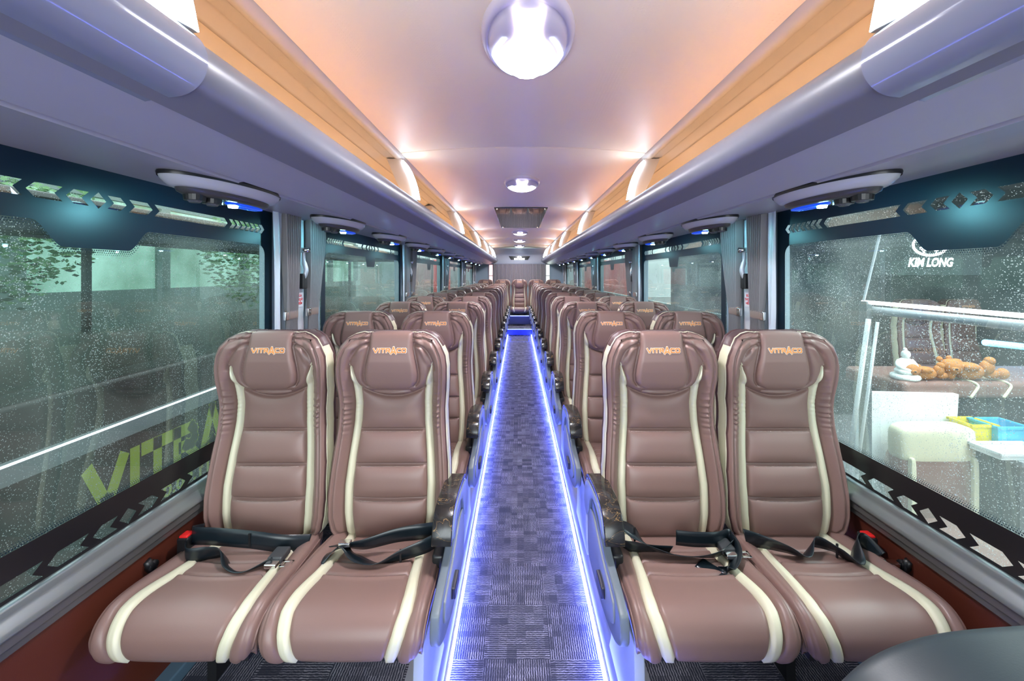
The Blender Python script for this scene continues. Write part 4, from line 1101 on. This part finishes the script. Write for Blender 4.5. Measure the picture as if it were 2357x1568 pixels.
# red coach at the left rear and right rear
for nm, lab, x, y, c in (('coach', 'bright red coach seen through the rear left windows', -4.6, 24, (.55, .03, .03)), ('coach', 'dull red coach seen through the rear right windows', 4.6, 25, (.30, .05, .05))):
    t = thing(nm, lab, 'bus', (x, y, -1.1))
    mb = MB(); mb.box(-1.2, 1.2, -4.5, 5, .35, 3.3); mb.make('body', mat('coach paint %s' % lab[:6], c, .25, coat=.5), t, bevel=.15)
    mb = MB(); mb.box(-1.21, 1.21, -4.2, 4.7, 1.9, 2.8); mb.make('side_windows', mat('dark glazing', (.02, .03, .035), .05), t)
    mb = MB(); [mb.tube([(-1.22, q, .45), (1.22, q, .45)], .45, 24) for q in (-3, 3)]; mb.make('wheels', BLACK, t)

# right neighbouring coach: open bright front cabin seen through the first right window
RB = thing('coach', 'open-fronted grey coach with a lit cabin beyond the right windows', 'bus', (0, 0, 0))
mb = MB(); mb.box(1.75, 4.4, -.4, 4.6, -.22, -.15); mb.make('cabin_floor', mat('grey cabin floor', (.30, .31, .33), .6), RB)
mb = MB(); mb.box(4.3, 4.4, -.4, 8, -.2, 2.4); mb.box(1.75, 4.4, 4.55, 4.65, -.9, 2.4); mb.make('rear_bulkhead', mat('dark cabin lining', (.055, .075, .08), .5), RB)
mb = MB(); mb.box(2.3, 4.4, -.4, 4.6, 2.35, 2.45); mb.make('roof', mat('dark cabin roof', (.09, .10, .11), .6), RB)
mb = MB(); mb.box(1.76, 1.80, 3.3, 9, -.9, 1.1); mb.make('side_body', mat('coach side grey', (.12, .15, .16), .25), RB, bevel=.01)
p0 = at(1985, 692, 1.80); 
mb = MB(); mb.tube([at(1985, 695, 1.95), at(2600, 748, 1.95)], .010, 10); mb.make('header_light', mat('white header light', (1, 1, 1), .4, emit=(.9, .97, 1), estr=4.0), RB, label='long white light tube')
mb = MB(); a = at(1985, 712, 1.98); b = at(2600, 775, 1.98); mb.tube([a, b], .022, 12); mb.make('header_bar', mat('grey header bar', (.35, .38, .40), .3), RB, smooth=True)
for (xa, ya, xb, yb, r_) in ((1999, 735, 1950, 1090, .012), (2020, 742, 1972, 1090, .008)):
    mb = MB(); mb.tube([at(xa, ya, 1.90), at(xb, yb, 1.90)], r_, 10); mb.make('door_post', mat('white door post', (.75, .78, .80), .4), RB, smooth=True)
mb = MB(); mb.tube([at(2030, 520, 1.90), at(1988, 692, 1.90)], .006, 8); mb.make('pillar_edge', PALEP, RB)
mb = MB(); q = at(1985, 760, 1.93); mb.box(1.90, 1.93, at(1982, 700, 1.90)[1], at(1982, 700, 1.90)[1]+.05, -.2, 1.30); mb.make('door_pillar', mat('grey door pillar', (.08, .10, .11), .5), RB)
# lettering KIM LONG
sgn = thing('lit_sign', 'glowing white KIM LONG sign with winged emblem outside the right window', 'sign', (CX+(2141-1193)/917*2.6, 2.6, CZ+(632-605)/917*2.6))
V, F = text2d('KIM LONG', .078, .003, .25)
mk('lettering', [(x*.78, 0, z) for x, z in V], F, mat('sign glow', (1, 1, 1), .5, emit=(.7, 1, 1), estr=1.2), sgn, False)
V, F = emblem(.075); mk('emblem', [(x, 0, z+.115) for x, z in V], F, MATS['sign glow'], sgn, False)
mb = MB(); mb.box(-.35, .35, .01, .03, -.08, .25); mb.make('backing', mat('sign backing', (.02, .03, .03), .4), sgn)
# driver seat (cream and brown), faces the camera side
def pad(mb, x0, x1, y0, y1, z0, z1): mb.box(x0, x1, y0, y1, z0, z1)
c = at(2143, 1080, 2.25); DS = thing('driver_seat', 'cream and brown driver seat outside the right window', 'seat', (c[0], c[1], -.15))
def rsuper(name, cx_, cy_, cz_, a_, b_, c_, m, parent, p=4, tilt=0):
    V = []; F = []; nu, nv = 32, 20
    for j in range(nv+1):
        ph = -math.pi/2+math.pi*j/nv
        for i in range(nu):
            th = 2*math.pi*i/nu
            f = lambda w: math.copysign(abs(w)**(2/p), w)
            x = a_*f(math.cos(ph))*f(math.cos(th)); y = b_*f(math.cos(ph))*f(math.sin(th)); z = c_*f(math.sin(ph))
            y += tilt*z; V.append((cx_+x, cy_+y, cz_+z))
    for j in range(nv):
        for i in range(nu): F.append((j*nu+i, j*nu+(i+1) % nu, (j+1)*nu+(i+1) % nu, (j+1)*nu+i))
    return mk(name, V, F, m, parent)
dz = c[2]+.15
rsuper('headrest', 0, .0, dz+.145, .205, .06, .105, CREAM, DS, 5)
rsuper('backrest', 0, .01, dz-.09, .205, .07, .20, BROWN, DS, 6)
for sx in (-1, 1): rsuper('side_stripe', sx*.165, -.062, dz-.08, .014, .014, .17, CREAM, DS, 5)
rsuper('seat_cushion', 0, -.22, dz-.30, .20, .25, .07, BROWN, DS, 5); rsuper('front_pad', 0, -.36, dz-.34, .20, .13, .07, mat('pale seat cover', (.62, .64, .62), .5), DS, 4)
mb = MB(); mb.box(-.15, .15, -.35, .0, 0, dz-.34); mb.make('pedestal', BLACK, DS)
# white partition panel behind the driver seat
t = thing('partition_panel', 'plain white partition panel behind the cream driver seat outside', 'panel', (0, 0, 0))
d = 2.30
def pt(px, py, d): return (CX+(px-1193)/917*d, d, CZ-(py-632)/917*d)
q = [pt(1990, 903, d), pt(2207, 908, d), pt(2190, 1200, d), pt(1960, 1200, d)]
mb = MB(); mb.add([*q, *[(x, y+.03, z) for x, y, z in q]], [(3, 2, 1, 0), (4, 5, 6, 7), (0, 1, 5, 4), (1, 2, 6, 5), (2, 3, 7, 6), (3, 0, 4, 7)]); mb.make('board', mat('white board', (.78, .84, .86), .5), t)
mb = MB(); mb.box(q[3][0]+.02, q[2][0]-.02, d+.0, d+.03, -.15, q[3][2]); mb.make('base', GREYP, t)
# dash shelf with figures
SH = thing('dashboard_shelf', 'brown leather shelf with cream bands outside the right window', 'shelf', (0, 0, 0)); ds = 2.35
a = pt(2075, 878, ds); b = pt(2620, 878, ds)
mb = MB(); mb.box(a[0], b[0], ds-.02, ds+.42, a[2]-.10, a[2]); mb.make('top', BROWN, SH, bevel=.03, seg=4)
mb = MB(); mb.box(a[0]+.1, b[0], ds+.02, ds+.35, -.15, a[2]-.10); mb.make('cabinet', mat('dark cabinet', (.03, .035, .04), .5), SH)
for px in (2235, 2310):
    mb = MB(); x = pt(px, 0, ds)[0]; mb.tube(smoothline([(x-.02, ds+.10, a[2]+.001), (x, ds+.0, a[2]), (x+.015, ds-.022, a[2]-.02), (x-.0, ds-.024, a[2]-.05), (x-.03, ds-.024, a[2]-.09)], 4), .008, 6); mb.make('cream_band', CREAM, SH, smooth=True)
zs = a[2]
# statue
c0 = pt(2087, 878, ds+.05); st = thing('buddha_statue', 'small white seated statue on the brown shelf outside', 'statue', (c0[0], ds+.06, zs))
mS = mat('white porcelain', (.80, .82, .80), .35)
mb = MB(); mb.tube([(0, 0, 0), (0, 0, .012), (0, 0, .028), (0, 0, .034)], [.066, .072, .066, .05], 20); mb.make('base', mS, st, smooth=True)
rsuper('body', 0, 0, .075, .045, .035, .055, mS, st, 2.2); rsuper('lap', 0, -.01, .05, .062, .045, .022, mS, st, 2.4)
rsuper('head', 0, -.004, .148, .022, .022, .026, mS, st, 2.1); rsuper('topknot', 0, 0, .176, .010, .010, .012, mS, st, 2)
for sx in (-1, 1): mb = MB(); mb.tube(smoothline([(sx*.038, 0, .112), (sx*.055, -.01, .085), (sx*.03, -.04, .062), (0, -.046, .06)], 4), .011, 8); mb.make('arm', mS, st, smooth=True)
# toy bears lying on the shelf
def bear(px, sz, lab, flip):
    c0 = pt(px, 878, ds+.02); t = thing('teddy_bear', lab, 'teddy bear', (c0[0], ds+.04, zs), group='orange teddy bears on the shelf')
    fur = mat('orange plush', (.42, .17, .05), .9, bump=('noise', 90, .6, .006))
    def E(n, x, y, z, a_, b_, c_, m=fur): return rsuper(n, x*sz, y*sz, z*sz, a_*sz, b_*sz, c_*sz, m, t, 2.1)
    E('body', 0, 0, .055, .085, .06, .055)
    E('head', -.115, -.01, .085, .055, .05, .048); E('ear', -.155, .02, .125, .018, .012, .018); E('ear', -.085, .03, .128, .018, .012, .018)
    E('muzzle', -.135, -.052, .075, .022, .018, .018); E('nose', -.14, -.068, .080, .008, .006, .006, BLACK)
    E('arm', -.03, -.055, .09, .045, .022, .022); E('arm', -.02, .05, .10, .04, .022, .022)
    E('leg', .09, -.03, .085, .038, .028, .045); E('leg', .125, -.02, .04, .05, .028, .028); E('foot', .185, -.03, .045, .032, .028, .034); E('foot', .10, -.035, .125, .026, .026, .026)
bear(2135, .72, 'orange teddy bear lying nearer the white statue', 0); bear(2235, .95, 'larger orange teddy bear lying right of the other bear', 0)
# passenger seats behind the shelf
for i, (px, lab) in enumerate(((2105, 'brown seat back with cream stripes behind the white statue outside'), (2212, 'brown seat back with cream stripes behind the teddy bears outside'))):
    dd = 3.75; r = copy_seat(PROTO['B']); x, y, z = pt(px+10, 0, dd); tag(r, lab, 'bus seat', 'seats in the neighbouring coach'); r.location = (x, dd, .10); r.scale = (1, 1, 1)
# baskets and trays
def tray(lab, px, py, w, dd, h, col, d_, nm='plastic_basket', cat='basket'):
    x, y, z = pt(px, py, d_); t = thing(nm, lab, cat, (x, y, z))
    mb = MB(); mb.box(-w/2, w/2, -dd/2, dd/2, 0, .006); mb.box(-w/2, -w/2+.006, -dd/2, dd/2, .006, h); mb.box(w/2-.006, w/2, -dd/2, dd/2, .006, h); mb.box(-w/2+.006, w/2-.006, -dd/2, -dd/2+.006, .006, h); mb.box(-w/2+.006, w/2-.006, dd/2-.006, dd/2, .006, h)
    mb.make('tub', mat(nm+lab[:6], col, .4), t)
    mb = MB()
    for a_, b_, c_, e_ in ((-w/2-.008, w/2+.008, -dd/2-.008, -dd/2+.003), (-w/2-.008, w/2+.008, dd/2-.003, dd/2+.008), (-w/2-.008, -w/2+.003, -dd/2, dd/2), (w/2-.003, w/2+.008, -dd/2, dd/2)): mb.box(a_, b_, c_, e_, h-.008, h+.004)
    mb.make('rim', mat(nm+lab[:6], col, .4), t); return t
zt_ = pt(2270, 1015, 2.2)
T = thing('side_table', 'grey counter holding baskets and papers outside the right window', 'counter', (0, 0, 0))
mb = MB(); mb.box(pt(2222, 0, 2.2)[0], 3.4, 1.95, 2.34, zt_[2]-.03, zt_[2]); mb.make('counter_top', mat('grey counter', (.22, .24, .26), .5), T, bevel=.006)
mb = MB(); mb.box(pt(2222, 0, 2.2)[0]+.05, 3.35, 2.0, 2.30, -.15, zt_[2]-.03); mb.make('cabinet', mat('dark counter side', (.10, .11, .12), .5), T)
def on_counter(o): o.location.z = zt_[2]; return o
on_counter(tray('yellow plastic basket on the grey counter outside', 2238, 1000, .13, .12, .10, (.75, .60, .02), 2.22))
on_counter(tray('light blue plastic basket on the grey counter outside', 2298, 1000, .17, .14, .10, (.05, .45, .70), 2.20))
pp = on_counter(tray('white document tray at the edge of the grey counter outside', 2330, 1060, .28, .14, .03, (.75, .78, .80), 2.04, 'document_tray', 'tray'))
t = thing('paper_stack', 'stack of printed papers in the white tray outside', 'paper', (pp.location.x, pp.location.y, zt_[2]+.006))
mb = MB(); [mb.box(-.11+.002*i, .10+.002*i, -.055, .055, .003*i, .003*i+.002) for i in range(6)]; mb.make('sheets', mat('paper', (.7, .74, .76), .7), t)
# red and yellow step edges on the cabin floor
t = thing('entrance_step', 'red entrance step with yellow edging outside the right window', 'step', (0, 0, 0))
ZF = -.15
mb = MB(); mb.box(2.02, 3.2, 1.25, 1.62, ZF, ZF+.07); mb.make('tread', mat('red tread', (.62, .03, .04), .35), t, bevel=.01)
mb = MB(); mb.box(2.02, 3.2, 1.22, 1.25, ZF+.02, ZF+.072); mb.box(2.02, 3.2, 1.86, 1.89, ZF, ZF+.01); mb.make('edging', mat('yellow edging', (.80, .55, .04), .5), t)
t = thing('entrance_step', 'pale grey lower step beneath the red entrance step outside', 'step', (0, 0, 0))
mb = MB(); mb.box(1.80, 2.8, .85, 1.2, ZF-.0, ZF+.03); mb.make('tread', mat('pale grey tread', (.55, .58, .60), .5), t, bevel=.008)
# cabin lights
area('cabin_ceiling_light', (2.75, 1.6, 2.33), .8, 1.8, 55, (.95, 1, 1))
area('blue_cabin_light', (4.2, 2.6, 1.2), .1, 1.2, 6, (.05, .35, 1), (0, math.radians(90), 0))
t = thing('blue_light_bar', 'bright blue light bar in the neighbouring coach', 'light', pt(2330, 800, 3.2))
mb = MB(); mb.tube([(-.22, 0, .04), (.35, 0, -.02)], .025, 10); mb.make('tube', mat('cyan tube', (1, 1, 1), .4, emit=(.05, .5, 1), estr=4), t)
